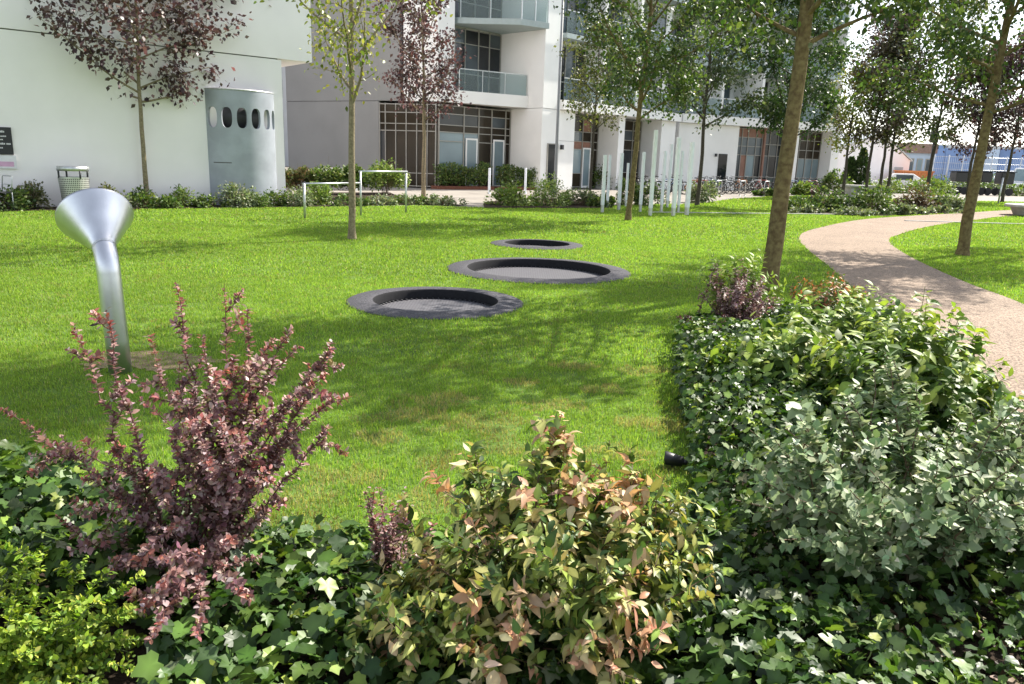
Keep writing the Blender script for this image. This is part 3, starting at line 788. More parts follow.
    # upper windows of block 1
    for fl in range(4):
        z0 = 4.85 + fl * 3.4
        for (x0, x1) in ((1.6, 4.2), (5.0, 7.6), (8.4, 12.2)):
            glazed(F1, (x0, .82), (x1, .82), z0, z0 + 2.9, [0, .33, .66, 1], [z0 + .03, z0 + 1.0, z0 + 2.85], mats={(i, j): ('glass_upper' if (i + fl) % 2 else 'glass_dark') for i in range(3) for j in range(2)})
        if fl:
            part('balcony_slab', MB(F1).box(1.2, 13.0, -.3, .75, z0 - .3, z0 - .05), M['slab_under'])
        rl = part('balcony_railing', MB(F1).box(1.2, 12.95, -.28, -.26, z0, z0 + 1.05), M['rail'])
        MB(F1).box(1.2, 12.95, -.30, -.24, z0 + 1.05, z0 + 1.1).build('handrail', M['galv'], rl)
        part('party_wall', MB(F1).box(4.45, 4.7, -.3, .88, z0, z0 + 3.1), M['white2'])
        part('party_wall', MB(F1).box(7.85, 8.1, -.3, .88, z0, z0 + 3.1), M['white2'])
    # --- block 2
    part('ground_wall', MB(F2).box(0, 5.2, 0, 3, -.2, 4.28), M['white2'])
    part('inner_wall', MB(F2).box(5.0, 15, 2.2, 10, -.2, 4.25), M['grey_wall'])
    part('back_wall', MB(F2).box(0.02, 15.0, 3, 12, 4.3, H), M['white2'])
    part('storey_band', MB(F2).box(0.0, 14.95, -.3, 2.98, 4.30, 4.85), M['white2'])
    d = part('side_door', MB(F2).box(3.55, 4.3, -.05, -.003, 0.02, 2.4), M['glass_dark'])
    part('wall_lamp', MB(F2).box(3.2, 3.32, -.14, -.003, 2.2, 2.4), M['dark'])
    mm = {(i, j): 'glass_upper' for i in range(4) for j in range(5)} | {(1, 1): 'rust2', (1, 0): 'rust2', (2, 1): 'glass_blue', (0, 4): 'rust2', (1, 4): 'rust2', (2, 4): 'rust2', (3, 4): 'rust2', (3, 1): 'glass_dark'}
    glazed(F2, (5.2, .6), (8.0, .6), .05, 4.25, [.01, .3, .5, .78, .99], [.1, .9, 2.4, 3.0, 3.6, 4.2], mats=mm)
    part('wood_surround', MB(F2).box(8.0, 8.14, .4, 1.2, -.1, 4.29), M['rust2'])
    glazed(F2, (8.2, .9), (10.6, .9), .05, 4.25, [.01, .33, .66, .99], [.1, .9, 2.4, 3.2, 4.2], mats={(i, j): 'glass_upper' if (i + j) % 2 else 'glass_dark' for i in range(3) for j in range(4)})
    part('column', MB(F2).box(10.62, 10.95, 0, 2.2, -.2, 4.29), M['white2'])
    mm = {(i, j): 'glass_brown' for i in range(4) for j in range(5)} | {(i, 1): 'glass_blue' for i in (1, 2, 3)} | {(i, 0): 'glass_blue' for i in (1, 2, 3)}
    glazed(F2, (11.0, .8), (14.1, .8), .05, 4.25, [.01, .28, .52, .76, .99], [.1, .9, 2.3, 2.9, 3.6, 4.2], mats=mm)
    part('end_pier', MB(F2).box(14.1, 14.9, -.25, 3, -.2, 4.295), M['white2'])
    for fl in range(4):
        z0 = 4.95 + fl * 3.4
        for k, (x0, x1) in enumerate(((.6, 3.0), (4.2, 6.6), (7.8, 10.2), (11.4, 14.2))):
            glazed(F2, (x0, 2.9), (x1, 2.9), z0, z0 + 2.8, [0, .33, .66, 1], [z0 + .03, z0 + 1.0, z0 + 2.75], mats={(i, j): ('glass_upper' if (i + fl + k) % 2 else 'glass_dark') for i in range(3) for j in range(2)})
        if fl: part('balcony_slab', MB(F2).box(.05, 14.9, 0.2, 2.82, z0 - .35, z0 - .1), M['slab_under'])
        rl = part('balcony_railing', MB(F2).box(.05, 14.9, .22, .24, z0, z0 + 1.05), M['rail'])
        MB(F2).box(.05, 14.9, .20, .26, z0 + 1.05, z0 + 1.1).build('handrail', M['galv'], rl)
        for x in (3.5, 7.1, 10.7, 14.7):
            part('party_wall', MB(F2).box(x, x + .22, .2, 2.98, z0 - .05, z0 + 3.0), M['white2'])
apartment()

# far office block in the slot between the buildings
def far_office():
    root = thing('office_building', 'far pale office block glimpsed in the narrow slot between the white buildings', 'building', (-26, 92, 0), rad(10))
    MB().box(-14, 16, 0, 12, -.2, 14).build('wall', M['far_wall'], root)
    for k in range(4):
        for q in range(9):
            MB().box(-13 + q * 3.2, -10.6 + q * 3.2, -.05, -.004, 1.0 + k * 3.3, 3.0 + k * 3.3).build('window', M['glass_dark'], root)
far_office()

# ------------------------------------------------------------------ trampolines
TL = ['small sunken trampoline in a dark rubber ring, nearest of the three on the lawn',
      'largest and widest of the three sunken round trampolines, in the middle',
      'farthest and smallest-looking sunken trampoline behind the other two']
for (c, Ro, ri, dep), lb in zip(TRAMP, TL):
    root = thing('sunken_trampoline', lb, 'trampoline', (c[0], c[1], 0), 0, 'sunken trampolines set in the lawn')
    MB().lathe([(Ro, -.06), (Ro, .018), (Ro - .02, .028), (ri + .08, .046), (ri + .02, .048), (ri, .040)], 96).build('rubber_ring', M['rubber_rim'], root)
    MB().lathe([(ri, .040), (ri - .012, .02), (ri - .015, -dep + .01), (ri - .02, -dep - .03)], 96).build('pit_wall', M['rubber_wall'], root)
    MB().lathe([(0, -dep + .012), (ri * .5, -dep + .013), (ri - .035, -dep + .022)], 96).build('bounce_mat', M['mat'], root)
    s = MB()
    n = int(ri * 90)
    for k in range(n):
        w = 2 * PI * k / n
        s.tube([((ri - .06) * math.cos(w), (ri - .06) * math.sin(w), -dep + .026), ((ri - .012) * math.cos(w), (ri - .012) * math.sin(w), -dep + .030)], .009, 5)
    s.build('spring_loops', M['dark'], root)

# ------------------------------------------------------------------ speaking funnel
def funnel():
    root = thing('speaking_funnel', 'brushed steel pipe with a wide cone mouth standing on the lawn', 'sound funnel', (FB[0], FB[1], 0))
    al = rad(55)
    ax = Vector((-0.58 * math.sin(al), 0.80 * math.sin(al), math.cos(al))).normalized()
    pts = [Vector((0, 0, -.05)), Vector((-.008, 0, .25)), Vector((-.016, 0, .5)), Vector((-.022, 0, .74))]
    for k in range(1, 7):
        t = k / 6; d = Vector((-.03, 0, 1)).normalized().lerp(ax, t).normalized(); pts.append(pts[-1] + d * .035)
    end = pts[-1]
    MB().tube(pts, .077, 32).build('pipe', M['steel'], root)
    cone = MB(); prof = [(.077, -.02), (.082, .01), (.10, .05), (.250, .32), (.257, .33), (.250, .333), (.098, .06), (.07, .02)]
    q = ax.to_track_quat('Z', 'Y').to_matrix()
    vs = []; n = 64; fs = []
    for (r, z) in prof:
        for k in range(n):
            w = 2 * PI * k / n; vs.append(end + q @ Vector((r * math.cos(w), r * math.sin(w), z)))
    for i in range(len(prof) - 1):
        for k in range(n):
            k2 = (k + 1) % n; fs.append((i * n + k, i * n + k2, (i + 1) * n + k2, (i + 1) * n + k))
    cone.add(vs, fs, True).build('cone', M['steel'], root)
    MB().tube([end + ax * -.012, end + ax * .002], .0795, 32).build('weld_collar', M['galv'], root)
funnel()

# ------------------------------------------------------------------ turning bars
def bars():
    p0 = Vector((*gp(305, 219.5), 0)); p1 = Vector((*gp(361, 216), 0)); p2 = Vector((*gp(406, 213), 0))
    root = thing('turning_bars', 'galvanised double turning bar of two heights behind the yellow-leaved tree', 'exercise bar', tuple(p0))
    a = Vector((0, 0, 0)); b = p1 - p0; c = p2 - p0
    MB().tube([a, a + Vector((0, 0, .86))], .028, 12).build('post', M['galv'], root)
    MB().tube([b, b + Vector((0, 0, 1.15))], .028, 12).build('post', M['galv'], root)
    MB().tube([c, c + Vector((0, 0, 1.15))], .028, 12).build('post', M['galv'], root)
    MB().tube([a + Vector((-.03, 0, .86)), b + Vector((0, 0, .86))], .026, 12).build('low_bar', M['steel'], root)
    MB().tube([b + Vector((-.03, 0, 1.16)), c + Vector((.03, 0, 1.16))], .028, 12).build('high_bar', M['steel'], root)
bars()

# ------------------------------------------------------------------ white posts
POSTS = [(602, 213, 155, .12), (607, 208, 155, .10), (618.5, 210.5, 153, .12), (625.5, 207, 163, .09), (640, 212.5, 152, .11), (650, 216.5, 130, .12),
         (661, 212.5, 151, .10), (667, 208, 144, .11), (673, 216.5, 137, .13), (678, 213, 151, .10), (686.5, 215.5, 142, .14)]
PLB = ['leftmost white post of the cluster, square and chest wide apart from the tree', 'slim white post standing just behind the leftmost post', 'white post between the leftmost pair and the tree trunk', 'shortest thin white post right beside the green tree trunk',
       'white post first to the right of the green tree trunk', 'tallest white post, standing right of centre in the cluster', 'thin white post just right of the tallest post', 'pale rear white post farther back in the right half',
       'tall white post at the front of the right-hand group', 'thin shorter white post between the two right-hand tall posts', 'broadest white post at the right end of the cluster']
PLB[0] = 'leftmost white square post of the cluster on the lawn'
for (x, y, yt, w), lb in zip(POSTS, PLB):
    g = gp(x, y); h = at(x + (y - yt) * .05, yt, g[1]).z
    w *= .82
    root = thing('white_post', lb, 'post', (g[0], g[1], 0), rad(20 + 7 * math.sin(x)), 'cluster of white posts on the lawn')
    MB().box(-w / 2, w / 2, -w / 2, w / 2, .26, h).build('shaft', M['post'], root, bevel=.006)
    MB().box(-w / 2 + .008, w / 2 - .008, -w / 2 + .008, w / 2 - .008, -.05, .262).build('metal_foot', M['galv'], root)

# lamp post
lp = gp(554.5, 197)
root = thing('lamp_post', 'tall grey lamp post in front of the white pier', 'lamp post', (lp[0], lp[1], 0))
MB().tube([(0, 0, -.05), (0, 0, 1.2), (0, 0, 9.5)], [.085, .075, .05], 12).build('pole', M['pole'], root)
MB().tube([(0, 0, -.05), (0, 0, .5)], .10, 12).build('base_sleeve', M['pole'], root)
MB().tube([(0, 0, 9.5), (.05, -.3, 9.75), (.1, -.9, 9.8)], .03, 8).build('arm', M['pole'], root)
MB().box(-.05, .25, -1.5, -.85, 9.72, 9.86).build('lamp_head', M['pole'], root, bevel=.03)

# bollards
for (x, y, yt), lb in zip([(489, 194, 168), (525, 193.5, 168)], ['white bollard on the paving in front of the left planter hedge', 'white bollard on the paving left of the white pier']):
    g = gp(x, y); h = at(x, yt, g[1]).z
    root = thing('bollard', lb, 'bollard', (g[0], g[1], 0), 0, 'white bollards on the paving')
    MB().lathe([(.055, -.05), (.055, h - .02), (.045, h), (0, h)], 20).build('shaft', M['post'], root)
    MB().lathe([(.09, .012), (.09, .025), (.056, .03)], 20).build('base_flange', M['galv'], root)

# ------------------------------------------------------------------ shrubs
def stems(mb, rng, n, h, r, base_r=.06, rad0=.008, up=0.6):
    tips = []
    for k in range(n):
        az = rng.uniform(0, 2 * PI); rr_ = r * math.sqrt(rng.random())
        b = Vector((math.cos(az) * base_r * rng.random(), math.sin(az) * base_r * rng.random(), 0))
        e = Vector((math.cos(az) * rr_, math.sin(az) * rr_, h * (1 - .45 * (rr_ / r) ** 2) * rng.uniform(.7, 1.05)))
        mid = b.lerp(e, .5) + Vector((0, 0, .15 * h))
        pts = [b.lerp(mid, t).lerp(mid.lerp(e, t), t) for t in (0, .25, .5, .75, 1)]
        mb.tube(pts, [rad0, rad0 * .85, rad0 * .7, rad0 * .5, rad0 * .3], 5, cap=False); tips.append(pts)
    return tips

def bush(name, label, p, h, r, n, ls, cols, weights=None, seed=1, tmpl=L_OVAL, lmat='leaf_soft', group=None, cat='shrub', z0=.03, sx=1.0, sy=1.0, rz=0, low=0.1, stem='stem_brown', spiky=0.25, clump=0):
    rng = np.random.default_rng(seed)
    root = thing(name, label, cat, (p[0], p[1], z0), rz, group)
    mb = MB(); stems(mb, rng, max(5, int(8 * r / .4)), h * .9, r * .8, .1)
    # leaves in lobes spread over an uneven dome
    nl = 9 + int(r * 8)
    d = rdir(rng, nl); d[:, 2] = np.abs(d[:, 2])
    lob = d * np.array([r, r, h * .95]) * rng.uniform(.45, .82, (nl, 1)); lob[:, 2] = np.maximum(lob[:, 2], h * low + .02)
    lr = rng.uniform(.28, .5, nl) * min(r, h)
    k = rng.choice(nl, n)
    u = rdir(rng, n) * (rng.random((n, 1)) ** .4) * lr[k][:, None]
    pos = lob[k] + u + rng.normal(0, spiky * .12 * min(r, h), (n, 3))
    pos[:, 0] *= sx; pos[:, 1] *= sy
    pos[:, 2] = np.clip(pos[:, 2], .02, None)
    out = unit(pos - np.array([0, 0, h * .25]))
    fwd = unit(out + rdir(rng, n) * .9 + np.array([0, 0, .05])); nrm = out * .7 + rdir(rng, n) * .6 + np.array([0, 0, .7])
    c = pal(rng, n, cols, weights)
    o = leaves('foliage', pos, fwd, nrm, ls * rng.uniform(.6, 1.3, n), c, tmpl, M[lmat], root)
    mb.build('stems', M[stem], root)
    return root

DG = [(.05, .095, .024), (.08, .135, .03), (.115, .175, .04), (.19, .23, .07)]
LG = [(.13, .20, .04), (.18, .25, .05), (.24, .30, .08), (.09, .15, .03)]
GG = [(.16, .195, .10), (.22, .26, .15), (.12, .16, .075), (.32, .34, .22)]
# along the left white wall
for i, (s, o_, h, r, n, cl, nm, lb) in enumerate([
        (-1.3, .7, .45, .55, 900, DG, 'low_shrub', 'low dark shrub under the notice board by the wall'),
        (-0.4, .75, .55, .6, 1000, DG, 'low_shrub', 'straggly dark shrub between notice board and litter bin'),
        (0.15, .5, .8, .5, 900, [(.12, .13, .06), (.2, .19, .1), (.08, .10, .04)], 'tall_thin_shrub', 'thin twiggy shrub with pale leaves left of the litter bin'),
        (2.0, .5, .72, .42, 700, [(.16, .17, .07), (.22, .21, .1), (.1, .12, .05)], 'low_shrub', 'pale twiggy shrub just behind the steel cone'),
        (2.75, .7, .5, .55, 900, DG, 'low_shrub', 'dark low shrub at the foot of the purple tree'),
        (3.75, .6, .75, .5, 1100, LG, 'spiky_shrub', 'spiky light green shrub right of the purple tree'),
        (5.2, .95, .75, .62, 1500, GG, 'grey_shrub', 'grey-green rounded shrub in front of the curved screen'),
        (6.35, .9, .42, .5, 900, DG, 'low_shrub', 'low dark shrub before the right half of the curved screen'),
        (-2.2, .7, .4, .5, 700, DG, 'low_shrub', 'low dark shrub behind the steel-framed chair'), (2.2, .8, .3, .45, 600, GG, 'low_shrub', 'tiny grey-green plant left of the purple tree trunk'), (3.2, .9, .3, .5, 700, DG, 'low_shrub', 'flat dark plant just right of the purple tree trunk'), (4.45, .9, .36, .5, 800, DG, 'low_shrub', 'flat dark plant at the left edge of the curved screen'), (5.8, 1.0, .34, .45, 700, DG, 'low_shrub', 'flat dark plant below the middle of the curved screen'),
        (7.15, .9, .55, .55, 1000, GG, 'grey_shrub', 'small grey-green shrub at the corner of the white wall')]):
    bush(nm, lb, wall_pt(s, o_), h, r, n, .085, cl, None, 200 + i, L_POINT if 'spiky' in nm else L_DIAMOND, 'leaf_soft', 'shrubs along the white wall', spiky=.8)
p = gp(318, 205); bush('round_shrub', 'rounded light green shrub at the corner left of the turning bars', p, .75, .62, 1900, .08, LG, None, 220, L_DIAMOND)
for i, (x, y, lb) in enumerate([(345, 206, 'flat low leafy shrub under the lower turning bar'), (378, 205.5, 'flat low leafy shrub under the higher turning bar'), (412, 204.5, 'flat low leafy shrub by the foot of the second purple tree'), (445, 205.5, 'flattest leafy shrub at the end of the bed beside the paving')]):
    bush('low_shrub', lb, gp(x, y), .34, .72, 1100, .085, GG if i % 2 else DG, None, 230 + i, L_DIAMOND, group='low shrubs edging the lawn', sx=1.2)
for i, (x, yt, r, lb, cl) in enumerate([(300, 155, .75, 'leafy bush beside the white building corner, partly bronze', [(.07, .10, .03), (.11, .12, .04), (.16, .11, .06)]), (326, 152, .85, 'taller dark bush in front of the grey wing wall', DG), (352, 156, .7, 'dark bush behind the pale tree trunk', DG), (385, 153, 1.0, 'broad light green bush at the right end of the bed', LG)]):
    g = gp(x, 195); h = at(x, yt, g[1]).z
    bush('tall_bush', lb, g, h, r, 2600, .12, cl, None, 240 + i, L_DIAMOND, group='bushes before the grey wing wall', low=.35)
# centre shrub group
for i, (x, y, h, r, cl, nm, lb) in enumerate([(510, 206, .72, 1.0, LG, 'rounded_shrub', 'rounded green shrub at the left end of the middle bed'), (548, 206, .95, .9, LG, 'spiky_shrub', 'spiky upright green shrub below the lamp post'), (580, 206, .55, .8, GG, 'low_shrub', 'low grey-green shrub at the foot of the very thin tree'), (600, 207, .4, .7, DG, 'low_shrub', 'low dark shrub left of the white posts')]):
    bush(nm, lb, gp(x, y), h, r, 2000, .10, cl, None, 260 + i, L_POINT if 'spiky' in nm else L_DIAMOND, group='shrubs of the middle bed', spiky=.6)
for i, (x, y, h, r, lb) in enumerate([(628, 205, 1.1, .6, 'dark evergreen shrub hidden behind the green tree trunk'), (648, 206, 1.15, .7, 'dark evergreen shrub behind the first post right of the trunk')]):
    bush('evergreen_shrub', lb, gp(x, y), h, r, 1500, .10, DG, None, 270 + i, L_DIAMOND)
bush('grey_shrub', 'soft green shrub around the foot of the dark-trunked tree', gp(703, 203), 1.3, .8, 1500, .11, GG, None, 275, L_DIAMOND)
# planters with hedges before the glazing
for i, (x0, x1, y, lb) in enumerate([(437, 488, 189, 'clipped hedge in a rust-red planter before the glazed corner'), (497, 538, 189.5, 'clipped hedge in a rust-red planter beside the white pier')]):
    a = np.array(gp(x0, y)); b = np.array(gp(x1, y + .4)); L = np.linalg.norm(b - a); th = math.atan2(b[1] - a[1], b[0] - a[0]); mid = (a + b) / 2
    root = thing('hedge', lb, 'hedge', (mid[0], mid[1], 0), th, 'hedges before the glazing')
    MB().box(-L / 2 - .15, L / 2 + .15, -.4, .4, -.05, .16).build('planter_edging', M['rust'], root)
    rng = np.random.default_rng(280 + i); n = 3000
    pos = np.stack([rng.uniform(-L / 2, L / 2, n), rng.uniform(-.4, .4, n), .2 + 1.0 * rng.random(n) ** .8], 1)
    pos[:, 2] *= .85 + .35 * vnoise(pos[:, 0] * 1.6, pos[:, 0] * 0, 12)
    o_ = unit(pos - np.array([0, 0, .4])); 
    leaves('foliage', pos, unit(rdir(rng, n) + np.array([0, -.3, .3])), rdir(rng, n) + np.array([0, -.4, .8]), .12 * rng.uniform(.6, 1.2, n), pal(rng, n, DG), L_DIAMOND, M['leaf_soft'], root)
    mb = MB()
    for k in range(9):
        x = -L / 2 + .2 + (L - .4) * k / 8; mb.tube([(x, 0, .1), (x + .05, .05, .6), (x - .05, 0, 1.0)], .02, 5)
    mb.build('stems', M['stem_brown'], root)
# hedge below first window bay
g = gp(592, 187); 
bush('hedge', 'dark hedge below the red-framed window bay', (g[0] + .3, g[1] - 2.5), 1.5, 1.3, 2200, .14, DG, None, 290, L_DIAMOND, cat='hedge', sx=1.3)

# white low bench seen among bushes
p = gp(322, 193)
root = thing('garden_bench', 'white bench rail glimpsed between the bushes by the grey wing', 'bench', (p[0], p[1] + 3.2, 0), rad(-20))
MB().box(-1.0, 1.0, -.2, .2, .46, .53).build('seat', M['white2'], root, bevel=.01)
MB().box(-1.0, 1.0, .2, .24, .8, .98).build('backrest', M['white2'], root, bevel=.01)
for x in (-.8, .8): MB().box(x - .04, x + .04, -.18, .24, -.02, .46).build('leg', M['galv'], root)

# ------------------------------------------------------------------ bicycles
def bicycle(col_mat, name='bicycle'):
    root = thing(name, 'bicycle', 'bicycle')
    def wheel(x):
        w = MB(); n = 24
        w.tube([(x + .33 * math.cos(2 * PI * k / n), 0, .34 + .33 * math.sin(2 * PI * k / n)) for k in range(n + 1)], .026, 6, cap=False)
        o = w.build('wheel', M['tyre'], root)
        s = MB()
        for k in range(10):
            a = 2 * PI * k / 10; s.tube([(x, 0, .34), (x + .32 * math.cos(a), 0, .34 + .32 * math.sin(a))], .004, 4)
        s.tube([(x, -.05, .34), (x, .05, .34)], .022, 8)
        s.build('spokes', M['galv'], o)
    wheel(-.52); wheel(.52)
    f = MB(); bb = (-.07, 0, .30); st = (-.2, 0, .78); hd = (.34, 0, .80); hb = (.37, 0, .66)
    for a, b in ((bb, st), (st, hd), (bb, hb), (bb, (-.52, 0, .34)), (st, (-.52, 0, .34)), (hd, hb), (hb, (.52, 0, .34)), (st, (-.22, 0, .88))): f.tube([a, b], .026, 7)
    f.build('frame', col_mat, root)
    MB().box(-.36, -.10, -.06, .06, .88, .93).build('saddle', M['black'], root, bevel=.02)
    MB().tube([(.33, 0, .80), (.33, 0, .98), (.33, -.08, 1.0), (.24, -.28, 1.02)], .013, 6).tube([(.33, 0, .98), (.33, .08, 1.0), (.24, .28, 1.02)], .013, 6).build('handlebar', M['dark'], root)
    return root
bcols = {'red': (.30, .05, .04), 'black': (.02, .02, .02), 'blue': (.07, .16, .32), 'grey': (.38, .39, .40), 'orange-brown': (.42, .18, .07), 'white': (.65, .66, .66)}
protos = {}
spots = []
for i in range(11): spots.append((693 + i * 6.8, 194.8 - i * .25))
for i in range(9): spots.append((778 + i * 6.6, 193.2 - i * .2))
for i in range(5): spots.append((640 + i * 9, 193.5))
seq = ['orange-brown', 'red', 'black', 'blue', 'grey', 'black', 'grey', 'orange-brown', 'black', 'white', 'red', 'black', 'grey', 'blue', 'black', 'grey', 'red', 'black', 'grey', 'black', 'black', 'grey', 'white', 'blue', 'black']
rb = random.Random(5)
for i, (x, y) in enumerate(spots):
    k = seq[i % len(seq)]
    if k not in protos:
        b = protos[k] = bicycle(pbr('bicycle_paint_' + k, bcols[k], .35, var=.03))
    else: b = copy_tree(protos[k])
    zone = 'in the row left of the thick leaning trunk' if i < 11 else ('in the row right of the thick leaning trunk' if i < 20 else 'behind the white posts')
    g = gp(x, y + rb.uniform(-.2, .2))
    b.location = (g[0], g[1], 0); b.rotation_euler = (rad(rb.uniform(-4, 4)), 0, rad(-35 + rb.uniform(-14, 14)))
    b['label'] = f'{k} bicycle parked {zone}'; b['group'] = f'{k} bicycles {zone}'
# bicycle hoops
for i, x in enumerate((718, 742, 766)):
    g = gp(x, 196)
    root = thing('bicycle_stand', ['steel hoop stand at the left end of the bicycle row', 'steel hoop stand in the middle of the bicycle row', 'steel hoop stand beside the thick leaning trunk'][i], 'bicycle stand', (g[0], g[1], 0), rad(50), 'steel bicycle hoops')
    MB().tube([(-.35, 0, -.03), (-.35, 0, .7), (-.28, 0, .82), (.28, 0, .82), (.35, 0, .7), (.35, 0, -.03)], .024, 8).build('hoop', M['galv'], root)
    for q in (-.35, .35): MB().lathe([(.07, 0.0), (.07, .02), (.025, .025)], 12, (q, 0, 0)).build('flange', M['galv'], root)

# ------------------------------------------------------------------ island bed and far planting
IB = [(800, 211.5, .55, .9, DG, 'low_shrub', 'low dark shrub at the left tip of the island bed'), (822, 212, .9, .8, DG, 'dark_shrub', 'dark upright shrub second from left in the island bed'),
      (846, 212.5, .7, 1.0, [(.04, .07, .03), (.07, .1, .05), (.11, .14, .08)], 'dark_shrub', 'spreading dark shrub left of centre in the island bed'), (872, 214, 1.1, 1.0, DG, 'round_shrub', 'largest rounded dark green shrub in the island bed'),
      (895, 214.5, .5, .85, GG, 'grey_shrub', 'low grey-green shrub by the path in the island bed'), (915, 211, .95, .9, [(.12, .07, .045), (.08, .09, .035), (.16, .1, .07)], 'bronze_shrub', 'bronze-tinged shrub in the right half of the island bed'),
      (932, 210, 1.1, 1.0, LG, 'green_shrub', 'taller light green shrub in the right half of the island bed'), (948, 211.5, .6, .8, GG, 'grey_shrub', 'grey leafy shrub at the right tip of the island bed')]
for i, (x, y, h, r, cl, nm, lb) in enumerate(IB):
    bush(nm, lb, gp(x, y), h, r, 1700, .12, cl, None, 300 + i, L_DIAMOND, group='shrubs of the island bed')
for i, (x, y, lb) in enumerate([(812, 213.5, 'trailing grey groundcover plant at front of the island bed, left'), (856, 215.5, 'trailing grey groundcover plant before the largest rounded shrub'), (915, 214, 'trailing grey groundcover plant before the bronze shrub'), (940, 213.3, 'trailing grey groundcover plant at the right front of the island bed')]):
    bush('groundcover_plant', lb, gp(x, y), .28, .9, 900, .11, GG, None, 320 + i, L_DIAMOND, group='low plants edging the island bed', cat='plant', sx=1.3)
bush('red_shrub', 'small upright dark red shrub at the far side of the island bed', gp(815, 208), 1.0, .35, 500, .10, PURPLE, None, 330, L_DIAMOND, 'leaf_purple')
FARB = [(835, 194.5, 1.6, 1.2, DG, 'round dark shrub at the foot of the end pier'), (802, 195, .7, .8, LG, 'light shrub among the bicycles before the end pier'), (893, 193, 1.3, 2.2, LG, 'wide light green shrub beyond the second lawn'), (770, 196.5, .4, 1.0, DG, 'low shrub on the lawn edge just left of the thick trunk'),
        (958, 192, 1.6, 2.6, DG, 'wide dark shrub in front of the first black cart'), (985, 192.5, 1.7, 2.4, DG, 'dark shrub behind the path-side tree trunk'), (1008, 193, 1.4, 2.3, [(.05, .08, .03), (.08, .11, .04)], 'dark shrub below the second black cart'), (930, 194, 1.2, 2.0, LG, 'loose green shrub at the foot of the far lamp post'),
        (1022, 196, .9, 2.0, LG, 'light green low shrub at the far right edge')]
for i, (x, y, h, r, cl, lb) in enumerate(FARB):
    bush('far_shrub', lb, gp(x, y), h, r, 1500, .2, cl, None, 340 + i, L_DIAMOND, group='far shrubs beyond the lawns')

# far trees
FT = [(843, 195, 7.4, 2.4, 1.9, 2000, YELL, 'leaf_tree', 'pale yellow-green tree against the end of the apartment building'),
      (866, 195, 10.2, 3.0, 2.7, 4600, [(.10, .085, .07), (.15, .13, .10), (.07, .06, .05), (.18, .17, .11)], 'leaf_purple', 'dark-trunked brownish tree right of the apartment building'),
      (880, 194, 8.8, 2.8, 2.3, 3200, OLIVE, 'leaf_tree', 'olive tree, left trunk of the close far pair'),
      (887, 192, 10.5, 2.7, 3.2, 4800, GREEN, 'leaf_tree', 'green spreading tree, right trunk of the close far pair'),
      (927, 193, 11.5, 3.4, 3.0, 3600, OLIVE, 'leaf_tree', 'thin olive tree beside the far lamp post'),
      (967, 197, 8.2, 2.8, 2.6, 5200, PURPLE, 'leaf_purple', 'purple-leaved far tree left of the path-side trunk'),
      (1003, 196, 9.0, 3.0, 3.0, 5200, PURPLE, 'leaf_purple', 'purple-leaved far tree right of the path-side trunk')]
for i, (x, y, h, fk, cr_, nl, cl, lm, lb) in enumerate(FT):
    g = gp(x, y)
    k = min(1.0, 46.0 / g[1]) if g[1] > 46 else 1.0
    g = (g[0] * k, g[1] * k)
    tree('far_tree', lb, g, h, fk, cr_, .095, int(nl * 1.5), .17, cl, None, 400 + i, (.004, 0), 'bark_dark', lm, L_DIAMOND, (30, 62), 18, .25, 'trees beyond the path', sub=4)

# trees standing just outside the picture on the right whose crowns reach in / cast shade on the lawn
tree('park_tree', 'green tree whose crown reaches in at the upper right corner', (13.2, 18.2), 9.6, 2.8, 3.0, .11, 14000, .10, GREEN, None, 501, (0, 0), 'bark_green', 'leaf_tree', L_DIAMOND, (28, 60), 20, .2)

# conifers
for i, (x, yt, yb, lb) in enumerate([(848, 158, 182, 'smaller conical conifer before the white gable wall'), (859, 149, 183, 'taller conical conifer before the white gable wall')]):
    Y = 66.0; b = at(x, yb + 4, Y); t = at(x, yt, Y); h = t.z
    rng = np.random.default_rng(520 + i); n = 1800
    root = thing('conifer', lb, 'conifer', (b.x, Y, 0), 0, 'conifers before the gable')
    MB().tube([(0, 0, -.05), (0, 0, h * .9)], [.12, .02], 8).build('trunk', M['bark_dark'], root)
    z = rng.random(n) ** 1.3; a = rng.uniform(0, 2 * PI, n); rr_ = (1 - z) ** .8 * h * .26 * np.sqrt(rng.uniform(.3, 1, n))
    pos = np.stack([rr_ * np.cos(a), rr_ * np.sin(a), .1 + z * (h - .1)], 1)
    leaves('crown', pos, np.stack([np.cos(a), np.sin(a), np.full(n, .9)], 1), rdir(rng, n) + np.array([0, 0, .4]), .28 * rng.uniform(.6, 1.2, n), pal(rng, n, [(.03, .06, .02), (.05, .08, .025)]), L_DIAMOND, M['leaf_soft'], root)

